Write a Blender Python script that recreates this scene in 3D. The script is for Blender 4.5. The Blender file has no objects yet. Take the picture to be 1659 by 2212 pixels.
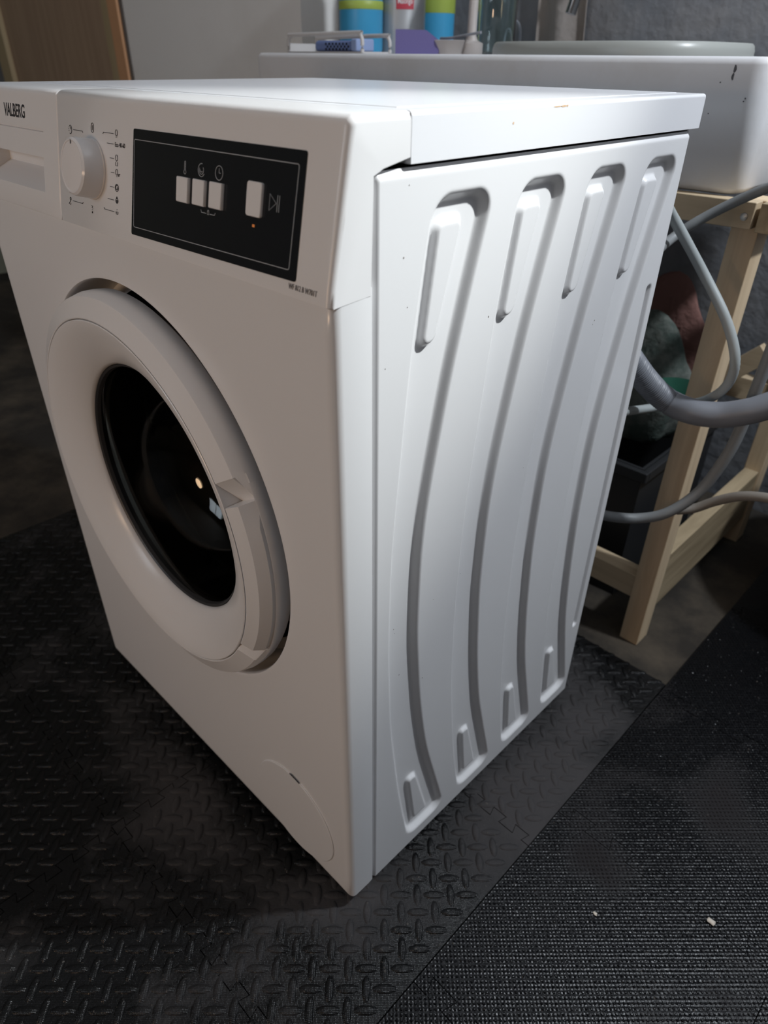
import bpy, bmesh, math, random
import numpy as np
from mathutils import Matrix, Vector
from mathutils.geometry import delaunay_2d_cdt

scene = bpy.context.scene
C = scene.collection
PI = math.pi

# ------------------------------------------------------------------ camera
CAM = np.array([0.62259, -0.28233, 0.87180])
YAW, PITCH, ROLL, FPX = 0.774306, -0.587422, 0.0111933, 1476.94
_F = np.array([-math.sin(YAW) * math.cos(PITCH), math.cos(YAW) * math.cos(PITCH), math.sin(PITCH)])
_R = np.array([math.cos(YAW), math.sin(YAW), 0.0])
_U = np.cross(_R, _F)
_R, _U = _R * math.cos(ROLL) + _U * math.sin(ROLL), -_R * math.sin(ROLL) + _U * math.cos(ROLL)


def PX(x, y, axis, val):
    """the point where the sight line of a pixel meets a plane of the place"""
    d = _F * FPX + _R * (x - 829.5) - _U * (y - 1106.0)
    t = (val - CAM[axis]) / d[axis]
    return Vector(CAM + d * t)


cd = bpy.data.cameras.new('camera')
cam = bpy.data.objects.new('camera', cd)
C.objects.link(cam)
cam.matrix_world = Matrix(((_R[0], _U[0], -_F[0], CAM[0]), (_R[1], _U[1], -_F[1], CAM[1]),
                           (_R[2], _U[2], -_F[2], CAM[2]), (0, 0, 0, 1)))
cd.sensor_fit = 'VERTICAL'
cd.sensor_height = 9.8
cd.sensor_width = 7.35
cd.lens = FPX / 2212.0 * 9.8
cd.clip_start = 0.01
cd.dof.use_dof = True
cd.dof.focus_distance = 0.62
cd.dof.aperture_fstop = 1.9
scene.camera = cam

# ------------------------------------------------------------------ world, exposure, key light
w = bpy.data.worlds.new('world')
scene.world = w
w.use_nodes = True
w.node_tree.nodes['Background'].inputs[0].default_value = (0.55, 0.62, 0.75, 1)
w.node_tree.nodes['Background'].inputs[1].default_value = 0.0
vs = scene.view_settings
vs.view_transform = 'Standard'
vs.look = 'None'
vs.gamma = 1.0
vs.use_curve_mapping = False
vs.exposure = 0.08

LAMP = Vector((0.98, 0.86, 1.78))
LAMP_AIM = Vector((0.27, 0.04, 0.84))
ld = bpy.data.lights.new('lamp_beam_offscreen', 'SPOT')
ld.energy = 98
ld.color = (0.97, 1.0, 0.96)
ld.spot_size = math.radians(29)
ld.spot_blend = 1.0
ld.shadow_soft_size = 0.024
lamp_light = bpy.data.objects.new('lamp_beam_offscreen', ld)
C.objects.link(lamp_light)
ld2 = bpy.data.lights.new('lamp_bulb_offscreen', 'POINT')
ld2.energy = 62
ld2.color = (0.90, 0.96, 1.03)
ld2.shadow_soft_size = 0.045
lamp_bulb = bpy.data.objects.new('lamp_bulb_offscreen', ld2)
C.objects.link(lamp_bulb)
lamp_bulb.location = LAMP + (LAMP_AIM - LAMP).normalized() * 0.03

FILL = 1.0          # the room's window and bulb


# ------------------------------------------------------------------ materials
def _nt(name):
    m = bpy.data.materials.new(name)
    m.use_nodes = True
    nt = m.node_tree
    return m, nt, nt.nodes['Principled BSDF']


def mat(name, col, rough=0.5, metal=0.0, spec=0.5, coat=0.0, bump=None, var=None, emit=None, trans=0.0, ior=1.45, rvar=None):
    """bump=(scale,strength,dist); var=(scale, colour2, lo, hi); rvar=(scale, rough2)"""
    m, nt, b = _nt(name)
    b.inputs['Base Color'].default_value = (*col, 1)
    b.inputs['Roughness'].default_value = rough
    b.inputs['Metallic'].default_value = metal
    b.inputs['Specular IOR Level'].default_value = spec
    b.inputs['IOR'].default_value = ior
    if coat:
        b.inputs['Coat Weight'].default_value = coat
        b.inputs['Coat Roughness'].default_value = 0.08
    if trans:
        b.inputs['Transmission Weight'].default_value = trans
    if emit:
        b.inputs['Emission Color'].default_value = (*emit[0], 1)
        b.inputs['Emission Strength'].default_value = emit[1]
    tc = nt.nodes.new('ShaderNodeTexCoord')
    if var:
        n = nt.nodes.new('ShaderNodeTexNoise')
        n.inputs['Scale'].default_value = var[0]
        n.inputs['Detail'].default_value = 6
        n.inputs['Roughness'].default_value = 0.65
        nt.links.new(tc.outputs['Object'], n.inputs['Vector'])
        r = nt.nodes.new('ShaderNodeValToRGB')
        r.color_ramp.elements[0].position = var[2]
        r.color_ramp.elements[1].position = var[3]
        r.color_ramp.elements[0].color = (*col, 1)
        r.color_ramp.elements[1].color = (*var[1], 1)
        nt.links.new(n.outputs['Fac'], r.inputs['Fac'])
        nt.links.new(r.outputs['Color'], b.inputs['Base Color'])
    if rvar:
        n = nt.nodes.new('ShaderNodeTexNoise')
        n.inputs['Scale'].default_value = rvar[0]
        n.inputs['Detail'].default_value = 4
        nt.links.new(tc.outputs['Object'], n.inputs['Vector'])
        mr = nt.nodes.new('ShaderNodeMapRange')
        mr.inputs['From Min'].default_value = 0.4
        mr.inputs['From Max'].default_value = 0.6
        mr.inputs['To Min'].default_value = rough
        mr.inputs['To Max'].default_value = rvar[1]
        nt.links.new(n.outputs['Fac'], mr.inputs['Value'])
        nt.links.new(mr.outputs['Result'], b.inputs['Roughness'])
    if bump:
        n = nt.nodes.new('ShaderNodeTexNoise')
        n.inputs['Scale'].default_value = bump[0]
        n.inputs['Detail'].default_value = 5
        nt.links.new(tc.outputs['Object'], n.inputs['Vector'])
        bp = nt.nodes.new('ShaderNodeBump')
        bp.inputs['Strength'].default_value = bump[1]
        bp.inputs['Distance'].default_value = bump[2]
        nt.links.new(n.outputs['Fac'], bp.inputs['Height'])
        nt.links.new(bp.outputs['Normal'], b.inputs['Normal'])
    return m


def wood_mat(name, c1, c2, axis='Z', scale=26.0, rough=0.6):
    m, nt, b = _nt(name)
    tc = nt.nodes.new('ShaderNodeTexCoord')
    mp = nt.nodes.new('ShaderNodeMapping')
    s = [scale] * 3
    s['XYZ'.index(axis)] = scale * 0.07
    mp.inputs['Scale'].default_value = s
    nt.links.new(tc.outputs['Object'], mp.inputs['Vector'])
    n = nt.nodes.new('ShaderNodeTexNoise')
    n.inputs['Scale'].default_value = 2.0
    n.inputs['Detail'].default_value = 7
    n.inputs['Roughness'].default_value = 0.6
    n.inputs['Distortion'].default_value = 0.6
    nt.links.new(mp.outputs['Vector'], n.inputs['Vector'])
    r = nt.nodes.new('ShaderNodeValToRGB')
    r.color_ramp.elements[0].position = 0.35
    r.color_ramp.elements[1].position = 0.68
    r.color_ramp.elements[0].color = (*c1, 1)
    r.color_ramp.elements[1].color = (*c2, 1)
    nt.links.new(n.outputs['Fac'], r.inputs['Fac'])
    nt.links.new(r.outputs['Color'], b.inputs['Base Color'])
    b.inputs['Roughness'].default_value = rough
    bp = nt.nodes.new('ShaderNodeBump')
    bp.inputs['Strength'].default_value = 0.25
    bp.inputs['Distance'].default_value = 0.002
    nt.links.new(n.outputs['Fac'], bp.inputs['Height'])
    nt.links.new(bp.outputs['Normal'], b.inputs['Normal'])
    return m


def rubber_mat(name, base, dust, lo, hi, rough, rough_dust, weave, scale=7.0, patches=()):
    """black foam with dry dust patches (own shapes) and a fine square weave"""
    m, nt, b = _nt(name)
    tc = nt.nodes.new('ShaderNodeTexCoord')
    n = nt.nodes.new('ShaderNodeTexNoise')
    n.inputs['Scale'].default_value = scale
    n.inputs['Detail'].default_value = 8
    n.inputs['Roughness'].default_value = 0.62
    n.inputs['Distortion'].default_value = 0.4
    nt.links.new(tc.outputs['Object'], n.inputs['Vector'])
    fac = n.outputs['Fac']
    for (cx, cy, rx, ry, rz, k) in patches:          # dry dusty stains lying on the mat
        mp = nt.nodes.new('ShaderNodeMapping')
        mp.vector_type = 'TEXTURE'
        mp.inputs['Location'].default_value = (cx, cy, 0)
        mp.inputs['Rotation'].default_value = (0, 0, rz)
        mp.inputs['Scale'].default_value = (rx, ry, 1)
        nt.links.new(tc.outputs['Object'], mp.inputs['Vector'])
        gr_ = nt.nodes.new('ShaderNodeTexGradient')
        gr_.gradient_type = 'QUADRATIC_SPHERE'
        nt.links.new(mp.outputs['Vector'], gr_.inputs['Vector'])
        ma = nt.nodes.new('ShaderNodeMath')
        ma.operation = 'MULTIPLY_ADD'
        ma.inputs[1].default_value = k
        nt.links.new(gr_.outputs['Fac'], ma.inputs[0])
        nt.links.new(fac, ma.inputs[2])
        fac = ma.outputs[0]
    r = nt.nodes.new('ShaderNodeValToRGB')
    r.color_ramp.elements[0].position = lo
    r.color_ramp.elements[1].position = hi
    r.color_ramp.elements[0].color = (*base, 1)
    r.color_ramp.elements[1].color = (*dust, 1)
    nt.links.new(fac, r.inputs['Fac'])
    # fine grains of grit
    g = nt.nodes.new('ShaderNodeTexNoise')
    g.inputs['Scale'].default_value = 210
    g.inputs['Detail'].default_value = 3
    nt.links.new(tc.outputs['Object'], g.inputs['Vector'])
    gr = nt.nodes.new('ShaderNodeMapRange')
    gr.inputs['From Min'].default_value = 0.68
    gr.inputs['From Max'].default_value = 0.76
    gr.inputs['To Max'].default_value = 0.5
    nt.links.new(g.outputs['Fac'], gr.inputs['Value'])
    mx = nt.nodes.new('ShaderNodeMix')
    mx.data_type = 'RGBA'
    mx.inputs['B'].default_value = (0.16, 0.14, 0.12, 1)
    nt.links.new(gr.outputs['Result'], mx.inputs['Factor'])
    nt.links.new(r.outputs['Color'], mx.inputs['A'])
    nt.links.new(mx.outputs['Result'], b.inputs['Base Color'])
    mr = nt.nodes.new('ShaderNodeMapRange')
    mr.inputs['From Min'].default_value = lo
    mr.inputs['From Max'].default_value = hi
    mr.inputs['To Min'].default_value = rough
    mr.inputs['To Max'].default_value = rough_dust
    nt.links.new(fac, mr.inputs['Value'])
    nt.links.new(mr.outputs['Result'], b.inputs['Roughness'])
    b.inputs['Specular IOR Level'].default_value = 0.25
    # weave
    sx = nt.nodes.new('ShaderNodeSeparateXYZ')
    mp = nt.nodes.new('ShaderNodeMapping')
    mp.inputs['Rotation'].default_value = (0, 0, PI / 4)
    nt.links.new(tc.outputs['Object'], mp.inputs['Vector'])
    nt.links.new(mp.outputs['Vector'], sx.inputs['Vector'])
    hs = []
    for ax in ('X', 'Y'):
        mu = nt.nodes.new('ShaderNodeMath')
        mu.operation = 'MULTIPLY'
        mu.inputs[1].default_value = 2 * PI / weave
        nt.links.new(sx.outputs[ax], mu.inputs[0])
        sn = nt.nodes.new('ShaderNodeMath')
        sn.operation = 'SINE'
        nt.links.new(mu.outputs[0], sn.inputs[0])
        hs.append(sn)
    ad = nt.nodes.new('ShaderNodeMath')
    ad.operation = 'ADD'
    nt.links.new(hs[0].outputs[0], ad.inputs[0])
    nt.links.new(hs[1].outputs[0], ad.inputs[1])
    bp = nt.nodes.new('ShaderNodeBump')
    bp.inputs['Strength'].default_value = 0.35
    bp.inputs['Distance'].default_value = 0.0003
    nt.links.new(ad.outputs[0], bp.inputs['Height'])
    bp2 = nt.nodes.new('ShaderNodeBump')
    bp2.inputs['Strength'].default_value = 0.5
    bp2.inputs['Distance'].default_value = 0.0015
    nt.links.new(g.outputs['Fac'], bp2.inputs['Height'])
    nt.links.new(bp.outputs['Normal'], bp2.inputs['Normal'])
    nt.links.new(bp2.outputs['Normal'], b.inputs['Normal'])
    return m


M = {}
M['enamel'] = mat('white_enamel', (0.80, 0.795, 0.80), 0.26, spec=0.5, bump=(900, 0.04, 0.0004))
M['enamel_front'] = mat('white_front_enamel', (0.80, 0.795, 0.80), 0.22, spec=0.5, bump=(900, 0.03, 0.0004))
M['plastic'] = mat('white_plastic', (0.80, 0.79, 0.79), 0.28, spec=0.45)
M['worktop'] = mat('white_worktop', (0.80, 0.80, 0.82), 0.30, spec=0.5, bump=(700, 0.05, 0.0003))
M['knob'] = mat('white_knob_plastic', (0.82, 0.80, 0.80), 0.16, spec=0.5)
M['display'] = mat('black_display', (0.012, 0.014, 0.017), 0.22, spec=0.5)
M['print_dark'] = mat('dark_print', (0.03, 0.03, 0.035), 0.5)
M['print_grey'] = mat('grey_print', (0.20, 0.20, 0.21), 0.5)
M['print_light'] = mat('light_print', (0.42, 0.44, 0.46), 0.5)
M['seal'] = mat('grey_rubber_seal', (0.035, 0.035, 0.037), 0.45)
M['steel'] = mat('drum_steel', (0.30, 0.29, 0.28), 0.30, metal=1.0)
M['glass'] = mat('dark_door_glass', (0.30, 0.31, 0.27), 0.02, trans=1.0, ior=1.33)
M['led'] = mat('orange_led', (0.35, 0.12, 0.04), 0.3, emit=((1.0, 0.32, 0.08), 0.25))
M['inner'] = mat('dark_interior', (0.03, 0.03, 0.03), 0.8)
M['foot'] = mat('black_rubber_foot', (0.02, 0.02, 0.02), 0.6)
M['slate'] = mat('dark_plaster', (0.15, 0.16, 0.178), 0.85, var=(3.2, (0.235, 0.23, 0.232), 0.45, 0.72), bump=(30, 0.5, 0.01))
M['whitewall'] = mat('grey_white_paint', (0.88, 0.87, 0.85), 0.8, var=(1.6, (0.80, 0.78, 0.75), 0.45, 0.7), bump=(40, 0.1, 0.003))
M['warmwall'] = mat('brown_grey_plaster', (0.11, 0.09, 0.072), 0.9, var=(3, (0.07, 0.06, 0.05), 0.45, 0.65))
M['greenwall'] = mat('greenish_plaster', (0.24, 0.25, 0.20), 0.9, var=(5, (0.12, 0.12, 0.09), 0.45, 0.65), bump=(25, 0.5, 0.01))
M['concrete'] = mat('dirty_concrete', (0.024, 0.020, 0.016), 0.9, var=(4.5, (0.088, 0.070, 0.050), 0.46, 0.70), bump=(35, 0.6, 0.006))
M['ceiling'] = mat('ceiling_paint', (0.42, 0.42, 0.42), 0.9)
M['foam'] = rubber_mat('black_foam_tread', (0.006, 0.0063, 0.0068), (0.050, 0.047, 0.048), 0.50, 0.74, 0.25, 0.75, 0.0016, 6.0,
                       [(0.36, 0.34, 0.16, 0.42, 0.0, 0.40), (0.02, -0.07, 0.30, 0.10, 0.0, 0.25), (0.30, 0.02, 0.12, 0.14, 0.0, 0.2), (-0.22, -0.06, 0.2, 0.09, 0.0, 0.2)])
M['foam2'] = rubber_mat('black_foam_studs', (0.0038, 0.0041, 0.0050), (0.013, 0.0112, 0.012), 0.50, 0.72, 0.26, 0.7, 0.004, 5.0,
                        [(0.47, 0.26, 0.06, 0.05, 0.0, 0.3), (0.56, 0.45, 0.06, 0.14, 0.4, 0.25)])
M['sinkstone'] = mat('pale_stone_sink', (0.70, 0.70, 0.715), 0.55, var=(6, (0.62, 0.605, 0.59), 0.48, 0.75), bump=(120, 0.15, 0.001))
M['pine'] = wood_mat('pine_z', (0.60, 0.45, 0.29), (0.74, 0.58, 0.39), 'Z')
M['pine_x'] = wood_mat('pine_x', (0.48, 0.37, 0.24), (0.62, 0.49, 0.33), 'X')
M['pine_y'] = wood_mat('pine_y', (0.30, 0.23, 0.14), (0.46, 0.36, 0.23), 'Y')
M['doorwood'] = wood_mat('brown_door_panel', (0.36, 0.25, 0.17), (0.44, 0.315, 0.215), 'Z', 14)
M['doorstile'] = wood_mat('light_stile', (0.42, 0.33, 0.19), (0.48, 0.38, 0.23), 'Z', 14)
M['dooredge'] = wood_mat('orange_stile', (0.58, 0.31, 0.16), (0.66, 0.36, 0.19), 'Z', 14)
M['darkwood'] = wood_mat('dark_stain', (0.055, 0.045, 0.04), (0.09, 0.07, 0.055), 'Z', 14)
M['hose'] = mat('grey_pvc', (0.36, 0.39, 0.39), 0.42)
M['hose_blue'] = mat('blue_grey_pvc', (0.19, 0.20, 0.225), 0.45)
M['hose_dark'] = mat('dark_grey_pvc', (0.22, 0.23, 0.235), 0.45)
M['hose_warm'] = mat('warm_grey_pvc', (0.22, 0.20, 0.175), 0.5)
M['steelscrew'] = mat('zinc_screw', (0.45, 0.44, 0.42), 0.4, metal=1.0)


# ------------------------------------------------------------------ mesh helpers
def finish(me, smooth=True, angle=35):
    if smooth:
        me.polygons.foreach_set('use_smooth', [True] * len(me.polygons))
        me.set_sharp_from_angle(angle=math.radians(angle))
    me.update()


def link(name, me, m, parent=None, smooth=True, angle=35, wn=False):
    if m is not None and len(me.materials) == 0:
        me.materials.append(m)
    finish(me, smooth, angle)
    o = bpy.data.objects.new(name, me)
    C.objects.link(o)
    if parent is not None:
        o.parent = parent
    if wn:
        md = o.modifiers.new('weighted_normals', 'WEIGHTED_NORMAL')
        md.keep_sharp = True
        md.weight = 100
    return o


def from_bm(name, bm, m, parent=None, smooth=True, angle=35, wn=False):
    bmesh.ops.recalc_face_normals(bm, faces=bm.faces)
    me = bpy.data.meshes.new(name)
    bm.to_mesh(me)
    bm.free()
    return link(name, me, m, parent, smooth, angle, wn)


def from_data(name, v, f, m, parent=None, smooth=True, angle=35, recalc=True, wn=False):
    me = bpy.data.meshes.new(name)
    me.from_pydata([tuple(map(float, a)) for a in v], [], [tuple(int(i) for i in q) for q in f])
    if recalc:
        bm = bmesh.new()
        bm.from_mesh(me)
        bmesh.ops.recalc_face_normals(bm, faces=bm.faces)
        bm.to_mesh(me)
        bm.free()
    return link(name, me, m, parent, smooth, angle, wn)


def bm_box(bm, lo, hi, bev=0.0, seg=2, mtx=None):
    r = bmesh.ops.create_cube(bm, size=1.0)
    vs_ = r['verts']
    for v in vs_:
        v.co = Vector([lo[i] + (v.co[i] + 0.5) * (hi[i] - lo[i]) for i in range(3)])
    if mtx is not None:
        bmesh.ops.transform(bm, matrix=mtx, verts=vs_)
    if bev > 0:
        es = set()
        for v in vs_:
            es.update(v.link_edges)
        bmesh.ops.bevel(bm, geom=list(es), offset=bev, segments=seg, affect='EDGES', profile=0.5)
    return bm


def box(name, lo, hi, m, parent=None, bev=0.0, seg=2, mtx=None):
    bm = bmesh.new()
    bm_box(bm, lo, hi, bev, seg, mtx)
    return from_bm(name, bm, m, parent, smooth=bev > 0, angle=50, wn=bev > 0)


def lathe(name, prof, m, parent=None, n=64, origin=(0, 0, 0), axis='z', angle=35, closed_prof=False):
    """prof: list of (radius, height) turned round an axis"""
    v, f = [], []
    k = len(prof)
    for i in range(n):
        a = 2 * PI * i / n
        for r, h in prof:
            c, s = r * math.cos(a), r * math.sin(a)
            if axis == 'z':
                v.append((origin[0] + c, origin[1] + s, origin[2] + h))
            else:
                v.append((origin[0] + c, origin[1] + h, origin[2] + s))
    for i in range(n):
        j = (i + 1) % n
        for q in range(k if closed_prof else k - 1):
            q2 = (q + 1) % k
            f.append((i * k + q, j * k + q, j * k + q2, i * k + q2))
    bm = bmesh.new()
    me = bpy.data.meshes.new(name)
    me.from_pydata(v, [], f)
    bm.from_mesh(me)
    bpy.data.meshes.remove(me)
    bmesh.ops.remove_doubles(bm, verts=bm.verts, dist=1e-6)
    return from_bm(name, bm, m, parent, True, angle)


def catmull(pts, step):
    P = [Vector(p) for p in pts]
    P = [P[0] * 2 - P[1]] + P + [P[-1] * 2 - P[-2]]
    out = []
    for i in range(1, len(P) - 2):
        a, b, c, d = P[i - 1:i + 3]
        n = max(2, int((c - b).length / step))
        for k in range(n):
            t = k / n
            out.append(0.5 * ((2 * b) + (c - a) * t + (2 * a - 5 * b + 4 * c - d) * t * t + (3 * b - a - 3 * c + d) * t ** 3))
    out.append(P[-2])
    return out


def tube(name, pts, rad, m, parent=None, step=0.006, n=14, ridge=None, flat=1.0):
    """ridge=(pitch, depth, s0, s1): rings between two arc lengths"""
    Q = catmull(pts, step)
    v, f = [], []
    s = 0.0
    up = Vector((0, 0, 1))
    for i, p in enumerate(Q):
        if i:
            s += (Q[i] - Q[i - 1]).length
        t = (Q[min(i + 1, len(Q) - 1)] - Q[max(i - 1, 0)]).normalized()
        side = t.cross(up)
        if side.length < 1e-3:
            side = Vector((1, 0, 0))
        side.normalize()
        up2 = side.cross(t).normalized()
        r = rad
        if ridge and ridge[2] <= s <= ridge[3]:
            r = rad * (1 - ridge[1] * (0.5 - 0.5 * math.cos(2 * PI * s / ridge[0])))
        for k in range(n):
            a = 2 * PI * k / n
            v.append(p + side * (math.cos(a) * r * flat) + up2 * (math.sin(a) * r))
    for i in range(len(Q) - 1):
        for k in range(n):
            k2 = (k + 1) % n
            f.append((i * n + k, i * n + k2, (i + 1) * n + k2, (i + 1) * n + k))
    f.append(tuple(range(n)))
    f.append(tuple((len(Q) - 1) * n + k for k in range(n)))
    return from_data(name, v, f, m, parent, angle=60)


def thing(name, label, cat, loc=(0, 0, 0), group=None):
    o = bpy.data.objects.new(name, None)
    o.empty_display_size = 0.05
    C.objects.link(o)
    o.location = loc
    o['label'] = label
    o['category'] = cat
    if group:
        o['group'] = group
    bpy.context.view_layer.update()
    return o


def adopt(child, parent):
    """parent a mesh built in world coordinates"""
    child.parent = parent
    child.matrix_parent_inverse = Matrix.Translation(-parent.location)
    return child


def tag(o, label, cat, group=None):
    o['label'] = label
    o['category'] = cat
    if group:
        o['group'] = group
    return o


def struct(o):
    o['kind'] = 'structure'
    return o


def text_mesh(name, txt, size, m, parent=None, width=None, depth=0.00015, mtx=None, align='LEFT', bold=0.0, height=None):
    cu = bpy.data.curves.new(name, 'FONT')
    cu.body = txt
    cu.size = size
    cu.extrude = depth
    cu.offset = bold
    cu.align_x = align
    cu.resolution_u = 3
    o = bpy.data.objects.new(name + '_tmp', cu)
    C.objects.link(o)
    dg = bpy.context.evaluated_depsgraph_get()
    me = bpy.data.meshes.new_from_object(o.evaluated_get(dg))
    bpy.data.objects.remove(o)
    bpy.data.curves.remove(cu)
    n = len(me.vertices)
    co = np.zeros(n * 3)
    me.vertices.foreach_get('co', co)
    co = co.reshape(-1, 3)
    if width:
        x0, x1 = co[:, 0].min(), co[:, 0].max()
        co[:, 0] = (co[:, 0] - x0) * width / (x1 - x0)
        if align == 'CENTER':
            co[:, 0] -= width / 2
    if height:
        y0, y1 = co[:, 1].min(), co[:, 1].max()
        co[:, 1] = (co[:, 1] - y0) * height / (y1 - y0)
    me.vertices.foreach_set('co', co.ravel())
    if mtx is not None:
        me.transform(mtx)
    me.materials.clear()
    me.name = name
    return link(name, me, m, parent, smooth=False)


def ribbon(paths, width, depth=0.0003):
    """flat ribbons (polyline paths in a plane) as one mesh: returns verts, faces"""
    v, f = [], []
    for path in paths:
        closed = len(path) > 2 and (Vector(path[0]) - Vector(path[-1])).length < 1e-9
        P = [Vector((a[0], a[1])) for a in path]
        n = len(P)
        base = len(v)
        for i in range(n):
            if closed:
                a = P[i - 1] if i > 0 else P[-2]
                b = P[i + 1] if i < n - 1 else P[1]
            else:
                a, b = P[max(i - 1, 0)], P[min(i + 1, n - 1)]
            d = (b - a)
            d = d.normalized() if d.length > 0 else Vector((1, 0))
            nn = Vector((-d.y, d.x)) * width / 2
            for z in (0, depth):
                v.append((P[i].x + nn.x, P[i].y + nn.y, z))
                v.append((P[i].x - nn.x, P[i].y - nn.y, z))
        for i in range(n - 1):
            a, b = base + 4 * i, base + 4 * (i + 1)
            f += [(a + 2, a + 3, b + 3, b + 2), (a, a + 2, b + 2, b), (a + 1, b + 1, b + 3, a + 3)]
    return v, f


def arc(cx, cy, r, a0, a1, n=14, ry=None):
    ry = ry or r
    return [(cx + r * math.cos(math.radians(a0 + (a1 - a0) * i / n)), cy + ry * math.sin(math.radians(a0 + (a1 - a0) * i / n))) for i in range(n + 1)]


# ------------------------------------------------------------------ the room
FZ = -0.012                      # concrete level; the mats' tops lie at z = 0
XL, XR, YF, YB, ZC = -3.05, 2.1, -2.5, 1.30, 2.35
struct(box('floor', (XL, YF, FZ - 0.05), (XR, YB, FZ), M['concrete']))
struct(box('ceiling', (XL, YF, ZC), (XR, YB, ZC + 0.06), M['ceiling']))
struct(box('wall_back', (-0.925, YB, FZ - 0.05), (XR, YB + 0.08, ZC), M['slate']))
struct(box('wall_right', (XR, YF, FZ - 0.05), (XR + 0.08, YB, ZC), M['slate']))
struct(box('wall_left', (XL - 0.08, YF, FZ - 0.05), (XL, YB, ZC), M['greenwall']))
WY = 1.0                         # white partition that carries the wooden door
d_l, d_r = PX(12, 170, 1, WY).x, PX(291, 170, 1, WY).x
struct(box('wall_partition', (d_r, WY, FZ - 0.05), (-0.925, YB + 0.08, ZC), M['whitewall']))
struct(box('wall_partition_end', (XL, WY, FZ - 0.05), (d_l, YB + 0.08, ZC), M['slate']))
struct(box('wall_lintel', (d_l, WY, 2.06), (d_r, YB + 0.08, ZC), M['whitewall']))
# front wall with a window, far behind the camera
wx0, wx1, wz0, wz1 = -1.15, -0.25, 1.15, 1.95
struct(box('wall_front', (XL, YF - 0.08, FZ - 0.05), (wx0, YF, ZC), M['warmwall']))
struct(box('wall_front_side', (wx1, YF - 0.08, FZ - 0.05), (XR, YF, ZC), M['warmwall']))
struct(box('wall_front_sill', (wx0, YF - 0.08, FZ - 0.05), (wx1, YF, wz0), M['warmwall']))
struct(box('wall_front_head', (wx0, YF - 0.08, wz1), (wx1, YF, ZC), M['warmwall']))
win = bpy.data.objects.new('window_front_offscreen', None)
C.objects.link(win)
struct(win)
M['daylight'] = mat('daylight_frosted_pane', (0.8, 0.8, 0.8), 0.4, emit=((0.78, 0.88, 1.0), 6.5 * FILL))
for k in range(2):
    a = wx0 + 0.04 + k * (wx1 - wx0 - 0.04) / 2
    box('pane_offscreen', (a, YF - 0.05, wz0 + 0.04), (a + (wx1 - wx0) / 2 - 0.06, YF - 0.045, wz1 - 0.04), M['daylight'], win)
M['frame'] = mat('window_paint', (0.5, 0.5, 0.48), 0.5)
for lo, hi in (((wx0, wz0), (wx0 + 0.04, wz1)), ((wx1 - 0.04, wz0), (wx1, wz1)), ((wx0 + 0.04, wz0), (wx1 - 0.04, wz0 + 0.04)),
               ((wx0 + 0.04, wz1 - 0.04), (wx1 - 0.04, wz1)), (((wx0 + wx1) / 2 - 0.02, wz0 + 0.04), ((wx0 + wx1) / 2 + 0.02, wz1 - 0.04))):
    box('window_frame', (lo[0], YF - 0.07, lo[1]), (hi[0], YF - 0.02, hi[1]), M['frame'], win)

# wooden door in the partition
door = bpy.data.objects.new('door_1', None)
C.objects.link(door)
struct(door)
DY = WY + 0.004
x_a = PX(32, 170, 1, WY).x
x_b, x_c, x_d, x_e = [PX(q, 160, 1, WY).x for q in (243, 266, 286, 290)]
box('door_panel', (x_a - 0.01, DY + 0.006, 0.02), (x_b + 0.01, DY + 0.03, 2.02), M['doorwood'], door)
box('stile', (d_l + 0.005, DY - 0.012, 0.02), (x_a, DY + 0.03, 2.02), M['doorstile'], door, 0.002)
box('stile', (x_b, DY - 0.004, 0.02), (x_c, DY + 0.03, 2.02), M['doorstile'], door, 0.002)
box('stile', (x_c, DY - 0.02, 0.02), (x_d, DY + 0.03, 2.04), M['dooredge'], door, 0.002)
box('jamb', (x_d, DY - 0.012, FZ), (d_r, DY + 0.03, 2.06), M['darkwood'], door, 0.001)
box('rail', (x_a, DY - 0.004, 1.90), (x_b, DY + 0.005, 2.02), M['doorstile'], door)
box('rail', (x_a, DY - 0.004, 0.02), (x_b, DY + 0.005, 0.16), M['doorstile'], door)

# ------------------------------------------------------------------ floor mats
rng = random.Random(4)


def inside(x, y, poly):
    c = False
    n = len(poly)
    j = n - 1
    for i in range(n):
        xi, yi = poly[i]
        xj, yj = poly[j]
        if (yi > y) != (yj > y) and x < (xj - xi) * (y - yi) / (yj - yi) + xi:
            c = not c
        j = i
    return c


def edge(t0, t1, pitch, d, lower, gap=0.0011):
    """teeth along a seam from t0 to t1: list of (t, offset); lower = tile on the minus side"""
    n = max(1, int(round((t1 - t0) / pitch)))
    p = (t1 - t0) / n
    g = gap / 2
    out = [(t0, -d)]
    for k in range(n):
        a = t0 + k * p + p * 0.25
        i = g if lower else -g
        out += [(a + 0.06 * p + i, -d), (a - 0.04 * p + i, d), (a + 0.54 * p - i, d), (a + 0.44 * p - i, -d)]
    out.append((t1, -d))
    return [(t, o - g if lower else o + g) for t, o in out]


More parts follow.
